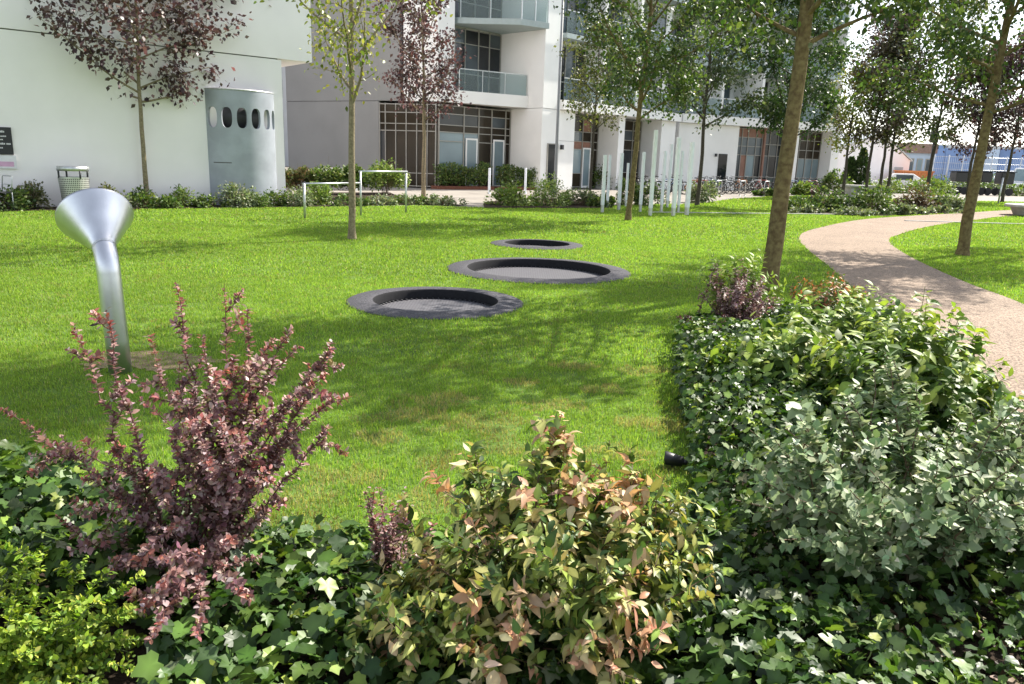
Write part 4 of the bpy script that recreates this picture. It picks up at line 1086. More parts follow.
# white gabled building
def gable():
    root = thing('gabled_building', 'small white gabled building behind the two conifers', 'building', (32, 72, 0), rad(5))
    prof = [(-3.4, -.2), (3.6, -.2), (3.6, 2.6), (.6, 4.9), (-3.4, 3.4)]
    vs = [(x, 0, z) for x, z in prof] + [(x, 9, z) for x, z in prof]; n = 5
    MB().add(vs, [tuple(range(n)), tuple(range(2 * n - 1, n - 1, -1))] + [(i, n + i, n + (i + 1) % n, (i + 1) % n) for i in range(n)]).build('wall', M['white'], root)
    for (a, b) in (((-3.5, 3.37), (.6, 4.92)), ((.6, 4.92), (3.75, 2.5))):
        vs = [(a[0], -.15, a[1] + .02), (b[0], -.15, b[1] + .02), (b[0], 9.1, b[1] + .02), (a[0], 9.1, a[1] + .02)]
        vs += [(v[0], v[1], v[2] + .12) for v in vs]
        MB().add(vs, [(3, 2, 1, 0), (4, 5, 6, 7), (0, 1, 5, 4), (1, 2, 6, 5), (2, 3, 7, 6), (3, 0, 4, 7)]).build('roof', M['galv'], root)
    MB().box(2.2, 3.0, -.06, -.004, 0, 2.0).build('door', M['far_wall'], root)
gable()
# kiosk with brown roof
def kiosk():
    a = at(893, 185, 78); b = at(927, 187, 78)
    L = b.x - a.x
    root = thing('low_building', 'low pale blue building with a brown roof beyond the park', 'building', (a.x, 78, 0))
    MB().box(0, L, 0, 8, -.2, 3.4).build('wall', M['paleblue'], root)
    MB().prism([(-.3, -.4), (L + .3, -.4), (L + .3, 8.3), (-.3, 8.3)], 3.4, 4.3).build('roof', M['brown_roof'], root)
    for k in range(4):
        f = MB().box(.3 + k * L / 4, .3 + k * L / 4 + L / 6, -.06, -.004, .9, 2.9).build('window', M['frame'], root)
        MB().box(.38 + k * L / 4, .22 + k * L / 4 + L / 6, -.075, -.062, 1.0, 2.8).build('pane', M['glass_upper'] if k % 2 else M['glass_blue'], f)
kiosk()
# blue hoarding
def hoarding():
    a = at(920, 185, 95)
    root = thing('blue_hoarding', 'long blue hoarding with pale panels across the background at right', 'hoarding', (a.x, 95, 0))
    rng = random.Random(8)
    x = 0; k = 0
    while x < 42:
        w = rng.uniform(2.2, 3.4)
        MB().box(x, x + w - .06, 0, .3, -.1, 4.6 + rng.uniform(-.15, .15)).build('panel', M['blue'] if rng.random() < .62 else M['paleblue'], root)
        x += w; k += 1
    MB().box(0, 42, .32, .5, -.1, 4.9).build('back_frame', M['galv'], root)
hoarding()
# mesh fence at far right
def fence():
    a = at(930, 188, 72); b = at(1045, 190, 72)
    root = thing('mesh_fence', 'grey mesh fence with thin posts in front of the blue hoarding', 'fence', (a.x, 72, 0))
    L = b.x - a.x; m = MB()
    for k in range(9): m_ = MB().tube([(L * k / 8, 0, -.05), (L * k / 8, 0, 3.2)], .05, 6).build('fence_post', M['galv'], root)
    for k in range(6): m.tube([(0, 0, .3 + k * .55), (L, 0, .3 + k * .55)], .014, 4)
    for k in range(60): m.tube([(L * k / 60, .02, .2), (L * k / 60, .02, 3.1)], .010, 4)
    m.build('mesh', M['galv'], root)
fence()
# black carts
for i, (x0, x1, yt, yb, lb) in enumerate([(952, 967, 172, 181.5, 'black covered cart left of the path-side tree trunk'), (978, 990, 172, 182, 'black covered cart just right of the path-side tree trunk'), (997, 1012, 172.5, 184, 'black covered cart nearest the right edge')]):
    Y = 62.0; a = at(x0, yb, Y); b = at(x1, yt, Y)
    w = b.x - a.x; z0, z1 = max(a.z, .35), b.z
    root = thing('black_cart', lb, 'cart', ((a.x + b.x) / 2, Y, 0), 0, 'black carts by the fence')
    MB().box(-w / 2, w / 2, -.5, .5, z0, z1).build('body', M['black'], root, bevel=.08)
    MB().box(-w / 2 - .06, w / 2 + .06, -.56, .56, z1, z1 + .06).build('lid', M['dark'], root)
    for sx in (-1, 1):
        MB().tube([(sx * w * .3, -.45, .3), (sx * w * .3, -.36, .3)], .3, 14).build('wheel', M['tyre'], root)
        MB().tube([(sx * w * .3, .36, .3), (sx * w * .3, .45, .3)], .3, 14).build('wheel', M['tyre'], root)
# far lamp post with box
p = at(926, 190, 58)
root = thing('far_lamp_post', 'thin dark lamp post with a small box beyond the island bed', 'lamp post', (p.x, 58, 0))
MB().tube([(0, 0, -.05), (0.05, 0, 5.2)], [.08, .05], 10).build('pole', M['dark'], root)
MB().box(-.22, .28, -.18, .18, 3.7, 4.5).build('box', M['dark'], root, bevel=.03)
MB().lathe([(.05, 5.2), (.24, 5.28), (.2, 5.5), (0, 5.6)], 16).build('lamp_head', M['galv'], root)
# thin post at right
p = gp(998, 204)
root = thing('marker_post', 'thin pale metal post on the grass left of the concrete disc', 'post', (p[0], p[1], 0))
MB().tube([(0, 0, -.05), (.03, 0, 1.45)], .045, 10).build('shaft', M['galv'], root)
MB().lathe([(.09, .0), (.09, .03), (.045, .035)], 12).build('base_flange', M['galv'], root)

# vehicles far away
def car(name, label, cat, loc, rz, L, W, H, paint, van=False):
    root = thing(name, label, cat, loc, rz)
    m = MB()
    if van: prof = [(-L / 2, .3), (L / 2, .3), (L / 2, .95), (L / 2 - .7, 1.1), (L / 2 - 1.3, H), (-L / 2 + .05, H)]
    else: prof = [(-L / 2, .28), (L / 2, .28), (L / 2, .75), (L / 2 - 1.1, .9), (L / 2 - 1.75, H), (-L / 2 + 1.0, H), (-L / 2 + .2, .95), (-L / 2, .85)]
    n = len(prof); vs = [(x, -W / 2, z) for x, z in prof] + [(x, W / 2, z) for x, z in prof]
    m.add(vs, [tuple(range(n)), tuple(range(2 * n - 1, n - 1, -1))] + [(i, n + i, n + (i + 1) % n, (i + 1) % n) for i in range(n)])
    m.build('body', paint, root, bevel=.06)
    for sy in (-1, 1):
        y = sy * (W / 2 + .012)
        x0, x1 = (L / 2 - 2.2, L / 2 - 1.25) if van else (-L / 2 + 1.0, L / 2 - 1.85)
        MB().box(x0, x1, y - .01, y + .01, H * .62, H * .92).build('window', M['glass_upper'], root)
        for x in (-L * .3, L * .3):
            w = MB().tube([(x, y - .12 * sy, .32), (x, y + .02 * sy, .32)], .32, 18).build('wheel', M['tyre'], root)
            MB().tube([(x, y + .021 * sy, .32), (x, y + .03 * sy, .32)], .18, 14).build('rim', M['galv'], w)
    if van:
        vs = [(L / 2 - .72, -W * .42, 1.16), (L / 2 - .72, W * .42, 1.16), (L / 2 - 1.24, W * .4, H - .12), (L / 2 - 1.24, -W * .4, H - .12)]
        vs += [(x + .04, y, z + .02) for x, y, z in vs]
        MB().add(vs, [(0, 1, 2, 3), (7, 6, 5, 4), (0, 4, 5, 1), (1, 5, 6, 2), (2, 6, 7, 3), (3, 7, 4, 0)]).build('windscreen', M['glass_blue'], root)
    for sy in (-1, 1): MB().box(L / 2 - .02, L / 2 + .02, sy * W * .36 - .14, sy * W * .36 + .14, .62, .78).build('headlight', M['glass_blue'], root)
    return root
p = at(1024, 186, 66)
car('white_van', 'white van with a pale windscreen at the right edge by the fence', 'van', (p.x + .6, 66, 0), rad(215), 5.0, 1.95, 2.2, M['car_white'], True)
p = at(897, 185, 70)
car('parked_car', 'white car parked left of the orange container', 'car', (p.x, 70, 0), rad(160), 4.2, 1.75, 1.45, M['car_white'])
# orange container
p = at(912, 185, 71)
root = thing('orange_container', 'orange-brown waste container before the low blue building', 'container', (p.x, 71, 0), rad(4))
vs = [(-1.1, -.7, .25), (1.1, -.7, .25), (1.1, .7, .25), (-1.1, .7, .25), (-1.35, -.8, 1.6), (1.35, -.8, 1.6), (1.35, .8, 1.6), (-1.35, .8, 1.6)]
MB().add(vs, [(3, 2, 1, 0), (4, 5, 6, 7), (0, 1, 5, 4), (1, 2, 6, 5), (2, 3, 7, 6), (3, 0, 4, 7)]).build('body', M['orange'], root)
MB().box(-1.42, 1.42, -.86, .86, 1.6, 1.72).build('rim', M['orange'], root)
for x in (-.8, 0, .8): MB().box(x - .05, x + .05, -.86, -.74, .3, 1.6).build('rib', M['orange'], root)
for x in (-.8, .8): MB().box(x - .1, x + .1, -.6, .6, -.02, .25).build('skid', M['dark'], root)
# white block table
p = gp(857, 193.5); 
root = thing('concrete_table', 'small pale concrete table beyond the second lawn', 'table', (p[0] * .85, p[1] * .85, 0), rad(15))
MB().box(-.9, .9, -.5, .5, .62, .74).build('table_top', M['concrete'], root, bevel=.02)
MB().box(-.75, -.5, -.4, .4, -.02, .62).build('leg', M['concrete'], root); MB().box(.5, .75, -.4, .4, -.02, .62).build('leg', M['concrete'], root)
MB().box(-.48, .48, -.03, .03, .1, .62).build('panel', M['concrete'], root)
# concrete disc bench
p = gp(1046, 217)
root = thing('disc_bench', 'round pale concrete disc bench cut off by the right edge', 'bench', (p[0], p[1], 0))
MB().lathe([(0, .47), (1.45, .47), (1.5, .45), (1.5, .37), (1.45, .35), (0, .35)], 64, smooth=False).build('disc_seat', M['concrete'], root)
MB().lathe([(1.30, .35), (1.12, .0), (1.1, -.04)], 64).build('base', M['concrete'], root)

# ------------------------------------------------------------------ foreground planting
def height_bed(x, y):
    """height of the ivy / ground cover surface"""
    h = .085 + .09 * vnoise(x * 2.2, y * 2.2, 15) + .06 * vnoise(x * 5, y * 5, 16)
    rt = np.clip((x - (.80 + .12 * (y - 3))) / .35, 0, 1) * np.clip((y - 2.45) / .8, 0, 1)
    h = h + rt * (.10 + .08 * vnoise(x * 1.7, y * 1.7, 17)) * np.clip((7.4 - y) / 1.5, 0, 1)
    left = np.clip((-x - 1.2) / .6, 0, 1)
    h = h + left * .10
    return h

def ivy(name, label, region, n, size, cols, weights, seed, tmpl=L_IVY, lmat='leaf_ivy', drop=.16, bare=None, cover=1.0):
    rng = np.random.default_rng(seed)
    xs = [p[0] for p in region]; ys = [p[1] for p in region]
    x = rng.uniform(min(xs), max(xs), n); y = rng.uniform(min(ys), max(ys), n)
    ok = inpoly(x, y, region)
    if bare is not None: ok &= ~bare(x, y, rng)
    x, y = x[ok], y[ok]; N = len(x)
    h = height_bed(x, y)
    e = .04
    gx = (height_bed(x + e, y) - height_bed(x - e, y)) / (2 * e); gy = (height_bed(x, y + e) - height_bed(x, y - e)) / (2 * e)
    nrm = unit(np.stack([-gx, -gy, np.ones(N)], 1)) + rdir(rng, N) * .75
    z = .03 + h * 1.0 - drop * rng.random(N) ** 1.6
    z = np.maximum(z, .045)
    az = rng.uniform(0, 2 * PI, N)
    fwd = np.stack([np.cos(az), np.sin(az), rng.normal(-.35, .45, N)], 1)
    s = size * rng.uniform(.55, 1.25, N)
    c = pal(rng, N, cols, weights, .16)
    o = leaves(name, np.stack([x, y, z], 1), fwd, nrm, s, c, tmpl, M[lmat], None, vein=((12, 0), 1.45))
    tag(o, label, 'ground cover', kind='stuff')
    return o

def bare_l(x, y, rng):
    return ((x + 1.42) ** 2 / .20 + (y - 1.75) ** 2 / .30) < 1
left_bed = [p for p in [(-5.2, .6), (-5.2, 3.5), (-3.6, 3.55), (-2.6, 3.4), (-1.7, 3.15), (-.8, 2.85), (0, 2.8), (.65, 3.0), (.9, 3.3), (.9, 1.0)]]
right_bed = [(.75, 1.2), (.75, 3.1), (.93, 3.55), (1.10, 4.7), (1.28, 5.9), (1.52, 7.0), (2.1, 7.9), (2.9, 8.45), (3.8, 8.35), (4.0, 7.6), (3.62, 6.3), (3.12, 4.9), (2.72, 3.5), (2.42, 2.2), (2.2, 1.2)]
IVYC = [(.026, .058, .013), (.045, .090, .018), (.080, .140, .025), (.19, .26, .04), (.12, .15, .07)]
ivy('ivy', 'glossy ivy leaves covering the near bed on the left and in front', left_bed, 26000, .064, IVYC, [4, 4, 3, 1.1, .3], 601, bare=bare_l)
def bare_r(x, y, rng):
    k = np.clip((2.75 - y) / .4, 0, 1) * np.clip((x - 1.15) / .4, 0, 1)
    return rng.random(len(x)) < k * .45
ivy('ivy', 'glossy green ivy filling the bed on the right between lawn and path', right_bed, 42000, .050, IVYC, [4, 4, 3, 1.2, .6], 602, bare=bare_r, drop=.22)

def shoots(name, label, cat, base, tips, seed, step, per, lsize, colf, tmpl, lmat, stem_mat, rad0=.006, sag=.12, spread=.9, base_r=.08, start=.15, droop=0.0, jitter=.01, group=None, two_rank=False, foliage='foliage', wob=.055, twigs=0, tlen=.14, wid=1.0, gap=0.0):
    """plant made of explicit stems (tips relative to base), optional side twigs, leaves set at nodes along them"""
    rng = np.random.default_rng(seed)
    root = thing(name, label, cat, (base[0], base[1], .03), 0, group)
    sm = MB(); P = []; Fd = []; Nr = []; Sz = []; Tt = []
    def dress(pts, L, start, t0, t1):
        K = len(pts)
        nn = max(3, int(L * (1 - start) / step))
        for q in range(nn):
            t = start + (1 - start) * (q + rng.random() * .6) / nn
            if rng.random() < gap: continue
            f = min(t, .999) * (K - 1); i = int(f)
            p = pts[i].lerp(pts[i + 1], f - i); d = (pts[i + 1] - pts[i]).normalized()
            a0 = rng.uniform(0, 2 * PI) if not two_rank else (q % 2) * PI / 2 + rng.normal(0, .25)
            s1 = d.cross(Vector((.13, .21, .97)))
            if s1.length < .05: s1 = d.cross(Vector((1, 0, 0)))
            s1.normalize(); s2 = d.cross(s1)
            ns = rng.uniform(.7, 1.2)
            for m in range(per):
                a = a0 + 2 * PI * m / per + rng.normal(0, .25)
                out = s1 * math.cos(a) + s2 * math.sin(a)
                fw = (out * spread + d * rng.uniform(.2, .8) + Vector((0, 0, -droop))).normalized()
                P.append(p + Vector(rng.normal(0, jitter, 3))); Fd.append(fw)
                Nr.append(d * .6 + Vector((0, 0, .75)) + Vector(rng.normal(0, .3, 3)))
                Sz.append(lsize * ns * rng.uniform(.75, 1.2) * (1.0 if t < .85 else .75)); Tt.append(t0 + (t1 - t0) * t)
    for tp in tips:
        tp = Vector(tp); L = tp.length
        b = Vector((rng.normal(0, base_r), rng.normal(0, base_r), 0)) + Vector((tp.x, tp.y, 0)) * .06
        hor = Vector((tp.x, tp.y, 0))
        mid = b.lerp(tp, .5) + Vector((0, 0, sag * L)) - hor * .10 + Vector(rng.normal(0, wob * L, 3))
        K = 14
        wv = [Vector(rng.normal(0, .012 * L, 3)) for _ in range(K)]
        pts = [b.lerp(mid, t).lerp(mid.lerp(tp, t), t) + (wv[k] * math.sin(PI * t)) for k, t in enumerate(np.linspace(0, 1, K))]
        sm.tube(pts, [rad0 * (1 - .75 * k / (K - 1)) for k in range(K)], 6, cap=False)
        dress(pts, L, start, 0, 1)
        for q in range(twigs):
            t = rng.uniform(.3, .92); f = t * (K - 1); i = int(f); p0 = pts[i].lerp(pts[i + 1], f - i)
            d = (pts[i + 1] - pts[i]).normalized(); dr = (d * .7 + Vector(rng.normal(0, .6, 3)) + Vector((0, 0, .12))).normalized()
            tl = tlen * rng.uniform(.5, 1.4); tpz = [p0]
            for k in range(4):
                dr = (dr + Vector(rng.normal(0, .15, 3))).normalized(); tpz.append(tpz[-1] + dr * tl / 4)
            sm.tube(tpz, [rad0 * .45, rad0 * .4, rad0 * .35, rad0 * .3, rad0 * .2], 5, cap=False)
            dress(tpz, tl, .1, t * .8, min(1, t * .8 + .35))
    n = len(P)
    o = leaves(foliage, np.array([tuple(v) for v in P]), np.array([tuple(v) for v in Fd]), np.array([tuple(v) for v in Nr]), Sz, colf(rng, np.array(Tt), np.array([tuple(v) for v in P])), tmpl, M[lmat], root, vein=((0, 1, 2, 3), 1.22) if tmpl is L_LANCE else None, wid=np.full(n, wid) * rng.uniform(.85, 1.15, n))
    sm.build('stems', M[stem_mat], root)
    return root

# red barberry, left foreground
BB = Vector((-1.16, 2.62, .03))
tp = []
for (x, y, Y) in [(0, 408, 2.5), (72, 322, 2.75), (106, 310, 2.55), (176, 284, 2.7), (203, 335, 2.6), (224, 284, 2.85), (248, 308, 2.75), (276, 338, 2.8), (334, 349, 2.8), (330, 372, 2.6), (338, 396, 2.7), (328, 432, 2.75), (268, 470, 2.5), (288, 500, 2.55), (55, 515, 2.35), (35, 440, 2.5), (90, 470, 2.4), (150, 640, 1.93), (198, 636, 1.95), (250, 600, 2.02), (150, 600, 2.0), (160, 560, 2.1), (140, 612, 2.0), (300, 346, 2.75), (312, 384, 2.65), (322, 410, 2.7), (292, 332, 2.85), (260, 480, 2.45), (70, 500, 2.3), (140, 400, 2.4), (215, 372, 2.5), (265, 410, 2.5), (150, 335, 2.9), (190, 420, 2.35), (245, 440, 2.4), (170, 530, 2.25), (300, 400, 2.6), (110, 560, 2.25), (235, 540, 2.35), (195, 385, 2.6), (225, 420, 2.5), (170, 440, 2.45), (205, 460, 2.35), (250, 385, 2.65), (150, 470, 2.35), (280, 450, 2.6), (180, 360, 2.7), (130, 450, 2.5), (235, 355, 2.75)]:
    tp.append(tuple(at(x, y, Y) - BB))
def c_barb(rng, t, P):
    n = len(t)
    c = pal(rng, n, [(.28, .155, .155), (.39, .25, .235), (.18, .10, .10), (.54, .40, .38), (.19, .17, .08)], [4, 4, 3, 3, 1.6], .2)
    k = (t > .88) & (rng.random(n) < .5)
    c[k] = pal(rng, int(k.sum()), [(.34, .12, .10), (.42, .17, .13), (.27, .10, .09)], None, .15)
    k = (t < .38) & (rng.random(n) < .45)
    c[k] = pal(rng, int(k.sum()), [(.09, .11, .035), (.14, .10, .05)], None, .2)
    return c
shoots('red_barberry', 'spreading barberry with long dusky red shoots in the left foreground', 'shrub', BB, tp, 701, .0140, 5, .026, c_barb, L_OVAL, 'leaf_red', 'stem_red', .0045, .12, .95, .07, .22, jitter=.004, wob=.075, twigs=4, tlen=.12, gap=.15)

def c_gold(rng, t, P):
    return pal(rng, len(t), [(.22, .33, .035), (.33, .43, .05), (.11, .19, .025), (.46, .52, .09)], [4, 3.5, 3, 1], .18)
GB = Vector((-1.44, 2.0, .03)); rg = np.random.default_rng(41)
tp = [tuple(at(x, y, Y) - GB) for (x, y, Y) in [(145, 575, 2.1), (110, 568, 2.2), (60, 590, 2.05), (20, 575, 2.1), (95, 620, 2.0), (130, 610, 2.05), (30, 620, 1.95), (70, 650, 1.95), (100, 660, 1.95), (5, 655, 1.9), (45, 545, 2.25), (85, 560, 2.2), (120, 590, 2.15), (5, 600, 2.05), (60, 620, 2.0), (-30, 570, 2.1), (-40, 620, 2.0), (150, 600, 2.2), (25, 560, 2.25), (80, 600, 2.05), (40, 680, 1.9), (115, 640, 1.98), (-10, 540, 2.2), (20, 690, 1.85), (70, 695, 1.85), (105, 690, 1.85), (140, 670, 1.9), (55, 660, 1.9), (10, 630, 1.95), (90, 640, 1.95), (130, 640, 2.0), (35, 650, 1.9), (-20, 660, 1.9), (125, 700, 1.8), (150, 640, 2.0), (65, 605, 2.1), (100, 600, 2.1), (40, 595, 2.1)]]
shoots('golden_barberry', 'yellow-green small-leaved barberry in the bottom left corner', 'shrub', GB, tp, 702, .0125, 6, .025, c_gold, L_OVAL, 'leaf_soft', 'stem_green', .004, .08, .9, .10, .08, jitter=.006, twigs=1, tlen=.09)

# small red barberry right of the big one
SB = Vector((-.42, 2.55, .03)); rg = np.random.default_rng(42)
tp = [(rg.normal(0, .075), rg.normal(0, .07), rg.uniform(.26, .40)) for _ in range(16)]
shoots('red_barberry', 'small compact dark red barberry between ivy and bronze shrub', 'shrub', SB, tp, 703, .012, 4, .022, c_barb, L_OVAL, 'leaf_red', 'stem_red', .004, .03, .9, .03, .2, jitter=.008)

# bronze weigela, centre foreground
WB = Vector((.08, 2.22, .03)); rg = np.random.default_rng(43)
tp = [tuple(at(x, y, Y) - WB) for (x, y, Y) in [(562, 412, 2.5), (410, 530, 2.4), (385, 575, 2.3), (365, 620, 2.1), (440, 490, 2.45), (480, 460, 2.5), (350, 660, 2.0), (372, 560, 2.35), (395, 545, 2.35), (410, 600, 2.1), (365, 600, 2.2), (425, 640, 1.95), (390, 640, 2.0), (720, 570, 2.2), (690, 500, 2.45), (470, 462, 2.4), (500, 470, 2.3), (610, 440, 2.5), (640, 470, 2.35), (690, 490, 2.4), (715, 545, 2.25), (700, 600, 2.1), (440, 525, 2.3), (425, 560, 2.2), (380, 620, 2.05), (400, 590, 2.15), (520, 500, 2.2), (580, 480, 2.25), (650, 520, 2.15), (620, 560, 2.0), (550, 560, 1.95), (490, 570, 2.0), (450, 620, 1.9), (520, 640, 1.85), (600, 640, 1.85), (660, 650, 1.9), (690, 560, 2.1), (545, 455, 2.35), (590, 520, 2.1), (470, 520, 2.15), (640, 600, 1.95), (430, 590, 2.0), (560, 610, 1.9), (680, 620, 1.95), (600, 465, 2.4), (665, 475, 2.45), (510, 600, 1.92), (400, 655, 1.9), (630, 500, 2.25), (560, 520, 2.05), (480, 660, 1.82), (640, 680, 1.82), (565, 430, 2.45), (530, 540, 2.05), (710, 520, 2.35)]]
def c_weig(rng, t, P):
    n = len(t)
    c = pal(rng, n, [(.045, .09, .02), (.075, .13, .028), (.13, .18, .04)], [3, 4, 2.4], .18)
    k = (t > .52) & (rng.random(n) < .6)
    c[k] = pal(rng, int(k.sum()), [(.34, .37, .10), (.44, .43, .17), (.42, .34, .15), (.24, .31, .06)], [3, 3, 1, 3.5], .16)
    clump = vnoise(P[:, 0] * 7 + 50, P[:, 2] * 7 + P[:, 1] * 5 + 50, 61)
    k = (t > .70) & (rng.random(n) < np.clip((clump - .44) * 3.0, 0, .85))
    c[k] = pal(rng, int(k.sum()), [(.50, .29, .17), (.56, .40, .25), (.42, .21, .12), (.54, .47, .25)], [3, 3, 1.2, 3], .16)
    return c
shoots('bronze_shrub', 'bushy shrub with bronze, cream and orange-tinted pointed leaves in the centre foreground', 'shrub', WB, tp, 704, .020, 3, .058, c_weig, L_LANCE, 'leaf_bronze', 'stem_brown', .0055, .08, 1.0, .14, .2, droop=.10, jitter=.012, wob=.09, twigs=4, tlen=.13, wid=.92)

# silver-leaved shrub, right foreground
VB = Vector((1.50, 2.85, .03)); rg = np.random.default_rng(44)
tp = [tuple(at(x, y, Y) - VB) for (x, y, Y) in [(885, 352, 3.1), (874, 368, 3.05), (896, 370, 3.1), (845, 392, 2.95), (916, 382, 3.1), (800, 418, 2.7), (815, 430, 2.7), (785, 428, 2.7), (885, 365, 3.1), (800, 425, 2.75), (775, 440, 2.6), (840, 400, 3.0), (920, 400, 3.0), (960, 420, 2.9), (1005, 405, 2.9), (1030, 400, 2.8), (870, 440, 2.7), (930, 450, 2.6), (980, 470, 2.5), (1020, 460, 2.5), (760, 480, 2.55), (800, 500, 2.45), (850, 490, 2.4), (900, 510, 2.4), (950, 520, 2.35), (1000, 530, 2.35), (735, 500, 2.7), (830, 540, 2.3), (890, 560, 2.3), (1040, 500, 2.4), (910, 385, 3.2), (860, 385, 3.0), (990, 435, 2.75), (1050, 440, 2.7), (790, 460, 2.6), (820, 450, 2.6), (900, 430, 2.8), (940, 480, 2.5), (780, 540, 2.4), (860, 520, 2.4), (975, 500, 2.5), (730, 460, 2.8), (1060, 420, 3.0), (920, 540, 2.35), (750, 430, 2.9), (870, 470, 2.6), (1015, 425, 3.1), (830, 480, 2.5), (960, 450, 2.8), (940, 430, 3.0), (1000, 500, 2.4), (800, 400, 3.1)]]
def c_silv(rng, t, P):
    n = len(t)
    c = pal(rng, n, [(.17, .24, .11), (.25, .32, .165), (.37, .42, .25), (.09, .15, .055), (.52, .56, .37)], [3, 4, 3, 2.2, 1.2], .14)
    return c
shoots('silver_shrub', 'large silver-green leafy shrub in the right foreground', 'shrub', VB, tp, 705, .022, 4, .050, c_silv, L_OVAL, 'leaf_silver', 'stem_brown', .007, .05, 1.0, .14, .18, droop=.05, jitter=.010, wob=.08, twigs=2, tlen=.10)

VB2 = Vector((2.12, 3.0, .03))
tp = [tuple(at(x, y, Y) - VB2) for (x, y, Y) in [(1000, 398, 3.0), (1030, 392, 3.0), (1060, 400, 3.1), (1015, 420, 2.9), (1050, 430, 2.9), (985, 430, 2.9), (1020, 450, 2.75), (1060, 470, 2.7), (990, 470, 2.7), (1035, 500, 2.6), (1000, 510, 2.55), (1080, 440, 3.0), (1090, 480, 2.8), (1040, 540, 2.45), (1010, 540, 2.45), (1100, 420, 3.2), (970, 415, 3.1), (1045, 410, 3.2), (1075, 520, 2.6), (960, 490, 2.65), (1020, 480, 2.65), (980, 520, 2.5)]]
shoots('silver_shrub', 'silver-green leafy shrub cut off by the right edge, beside the larger silver one', 'shrub', VB2, tp, 715, .022, 4, .050, c_silv, L_OVAL, 'leaf_silver', 'stem_brown', .007, .05, 1.0, .14, .18, droop=.05, jitter=.010, wob=.08, twigs=2, tlen=.10)

# fresh green pointed shrub beside the path
DBs = [((2.30, 4.3), 60, .80, .62, 'light green shrub with long pointed leaves leaning over the path', 706), ((1.85, 5.0), 50, .62, .55, 'mid green pointed-leaved shrub in the middle of the right bed', 707), ((2.6, 5.9), 55, .66, .62, 'green pointed-leaved shrub with loose shoots near the red-tipped shrub', 708)]
def c_green(rng, t, P):
    n = len(t)
    c = pal(rng, n, [(.09, .15, .034), (.14, .21, .045), (.20, .28, .055), (.06, .11, .026)], [3, 4, 3, 2], .16)
    k = (t > .82) & (rng.random(n) < .5)
    c[k] = pal(rng, int(k.sum()), [(.32, .38, .07), (.25, .33, .06)], None, .15)
    return c
for (b, n, h, r, lb, sd) in DBs:
    rg = np.random.default_rng(sd)
    tp = []
    for k in range(n):
        a = rg.uniform(0, 2 * PI); q = r * math.sqrt(rg.random())
        tp.append((q * math.cos(a), q * math.sin(a), h * (1.08 - .55 * (q / r) ** 2) * rg.uniform(.75, 1.1)))
    shoots('pointed_leaf_shrub', lb, 'shrub', (b[0], b[1], .03), tp, sd + 50, .030, 2, .10, c_green, L_LANCE, 'leaf_soft', 'stem_green', .005, .07, 1.0, .12, .25, droop=.22, jitter=.012, group='pointed-leaved shrubs of the right bed')

# purple barberry at the far end of the right bed, red-tipped one by the path
rg = np.random.default_rng(45)
tp = []
for k in range(46):
    a = rg.uniform(0, 2 * PI); q = .46 * math.sqrt(rg.random()); tp.append((q * math.cos(a), q * math.sin(a), .60 * (1.1 - .5 * (q / .42) ** 2) * rg.uniform(.8, 1.15)))
shoots('purple_barberry', 'rounded dusky purple barberry at the foot of the thick leaning trunk', 'shrub', (2.18, 7.45, .03), tp, 711, .02, 4, .034, lambda r_, t, P: pal(r_, len(t), [(.26, .16, .16), (.36, .25, .24), (.18, .11, .11), (.22, .20, .09), (.46, .34, .32)], [4, 3, 3, 1, 1.3], .2), L_OVAL, 'leaf_red', 'stem_red', .005, .05, .9, .1, .15)
tp = []
for k in range(20):
    a = rg.uniform(0, 2 * PI); q = .30 * math.sqrt(rg.random()); tp.append((q * math.cos(a), q * math.sin(a), .22 * rg.uniform(.7, 1.2)))
shoots('purple_barberry', 'low dark purple barberry at the left edge of the right bed', 'shrub', (1.78, 6.9, .03), tp, 712, .02, 4, .032, lambda r_, t, P: pal(r_, len(t), [(.10, .05, .055), (.15, .09, .085), (.07, .04, .04)], None, .2), L_OVAL, 'leaf_red', 'stem_red', .005, .05, .9, .1, .15)
tp = []
for k in range(30):
    a = rg.uniform(0, 2 * PI); q = .45 * math.sqrt(rg.random()); tp.append((q * math.cos(a), q * math.sin(a), .55 * (1.1 - .5 * (q / .45) ** 2) * rg.uniform(.75, 1.1)))
def c_tip(rng, t, P):
    n = len(t); c = pal(rng, n, [(.10, .15, .035), (.15, .2, .045), (.07, .11, .03)], None, .18)
    k = (t > .62) & (rng.random(n) < .65); c[k] = pal(rng, int(k.sum()), [(.36, .13, .06), (.42, .2, .09), (.30, .2, .07)], None, .15); return c
shoots('red_tipped_shrub', 'green shrub with orange-red shoot tips beside the path', 'shrub', (3.15, 7.75, .03), tp, 713, .035, 3, .07, c_tip, L_POINT, 'leaf_bronze', 'stem_green', .005, .06, 1.0, .12, .2, droop=.2)

# light green fern-like shoots by the purple shrub
tp = [(-.26, -.02, .78), (-.14, .05, .66), (.20, .0, .72), (.30, .1, .76), (.42, .05, .55), (-.05, .1, .6), (.55, .1, .45), (-.34, -.05, .6), (.0, 0, .72)]
shoots('fern_shoots', 'pale green feathery shoots rising through the purple barberry', 'plant', (2.15, 7.55, .03), tp, 714, .020, 2, .095, lambda r_, t, P: pal(r_, len(t), [(.26, .36, .07), (.34, .43, .09), (.2, .29, .06)], None, .12), L_POINT, 'leaf_soft', 'stem_green', .004, .05, 1.0, .04, .3, two_rank=True)
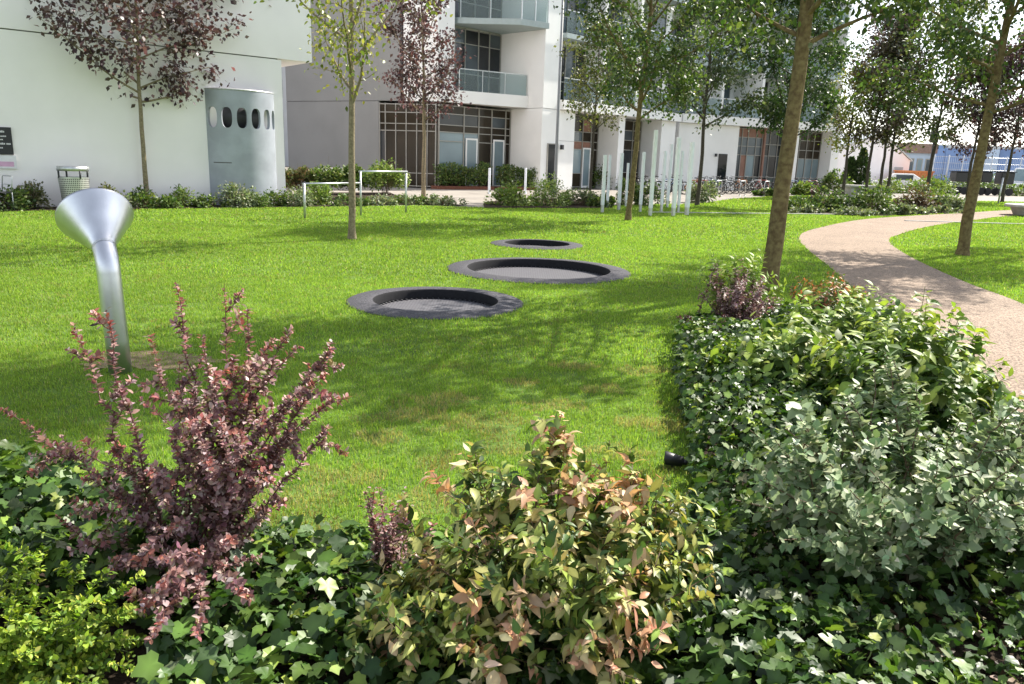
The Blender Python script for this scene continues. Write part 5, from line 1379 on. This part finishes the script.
# garden spotlight in the bed edge
p = gp(668, 470)
root = thing('garden_spotlight', 'small black garden spotlight half hidden at the edge of the right bed', 'spotlight', (p[0] + .02, p[1], 0), rad(-12))
root.scale = (.78, .78, .78)
MB().tube([(-.055, 0, .085), (-.05, 0, .085), (.07, 0, .07)], [.045, .048, .036], 20).build('housing', M['black'], root)
MB().tube([(.068, 0, .07), (.10, 0, .062)], [.022, .016], 14).build('cable_gland', M['black'], root)
MB().tube([(0, 0, -.02), (0, 0, .05)], .010, 10).build('spike', M['dark'], root)
MB().tube([(-.0552, 0, .085), (-.058, 0, .0853)], .038, 20).build('lens', M['glass_dark'], root)

# dead leaves on bare soil, bottom right
rng = np.random.default_rng(46); n = 420
x = rng.uniform(1.1, 2.3, n); y = rng.uniform(1.9, 2.9, n)
az = rng.uniform(0, 2 * PI, n)
o = leaves('fallen_leaves', np.stack([x, y, np.full(n, .042) + rng.random(n) * .015], 1), np.stack([np.cos(az), np.sin(az), rng.normal(0, .15, n)], 1), rdir(rng, n) * .35 + np.array([0, 0, 1]), .05 * rng.uniform(.5, 1.3, n), pal(rng, n, [(.16, .09, .05), (.26, .17, .10), (.33, .25, .18), (.09, .055, .035)]), L_OVAL, M['leaf_soft'])
tag(o, 'brown fallen leaves scattered on the bare soil at bottom right', 'leaf litter', kind='stuff')

# ------------------------------------------------------------------ light, sky, camera
AZ, EL = rad(40.0), rad(45.0)       # sun stands to the right and a little beyond
sd = Vector((math.cos(AZ) * math.cos(EL), math.sin(AZ) * math.cos(EL), math.sin(EL)))
sun = bpy.data.lights.new('sun', 'SUN'); sun.energy = 4.1; sun.angle = rad(.53); sun.color = (1.0, .94, .84)
so = bpy.data.objects.new('sun', sun); COL.objects.link(so); so.rotation_euler = sd.to_track_quat('Z', 'Y').to_euler()
w = bpy.data.worlds.new('World'); SC.world = w; w.use_nodes = True
nt = w.node_tree; bg = nt.nodes['Background']
sk = nt.nodes.new('ShaderNodeTexSky'); sk.sky_type = 'NISHITA'; sk.sun_disc = False
sk.sun_elevation = EL; sk.sun_rotation = PI / 2 - AZ; sk.air_density = 1.0; sk.dust_density = 1.0; sk.ozone_density = 1.0
hs = nt.nodes.new('ShaderNodeHueSaturation'); hs.inputs['Saturation'].default_value = 0.45      # thin high cloud whitens the blue
nt.links.new(sk.outputs[0], hs.inputs['Color']); nt.links.new(hs.outputs[0], bg.inputs[0]); bg.inputs[1].default_value = 0.12

cd = bpy.data.cameras.new('camera'); cam = bpy.data.objects.new('camera', cd); COL.objects.link(cam)
from mathutils import Matrix
mt = Matrix(((RT.x, UP.x, -FW.x, 0), (RT.y, UP.y, -FW.y, 0), (RT.z, UP.z, -FW.z, HC), (0, 0, 0, 1)))
cam.matrix_world = mt
cd.sensor_fit = 'HORIZONTAL'; cd.sensor_width = 36.0; cd.lens = 36.0 * FPX / 1024.0
cd.clip_start = 0.05; cd.clip_end = 3000
SC.camera = cam
SC.render.engine = 'CYCLES'
SC.view_settings.view_transform = 'Standard'; SC.view_settings.look = 'None'
SC.view_settings.exposure = 1.36; SC.view_settings.gamma = 1.0
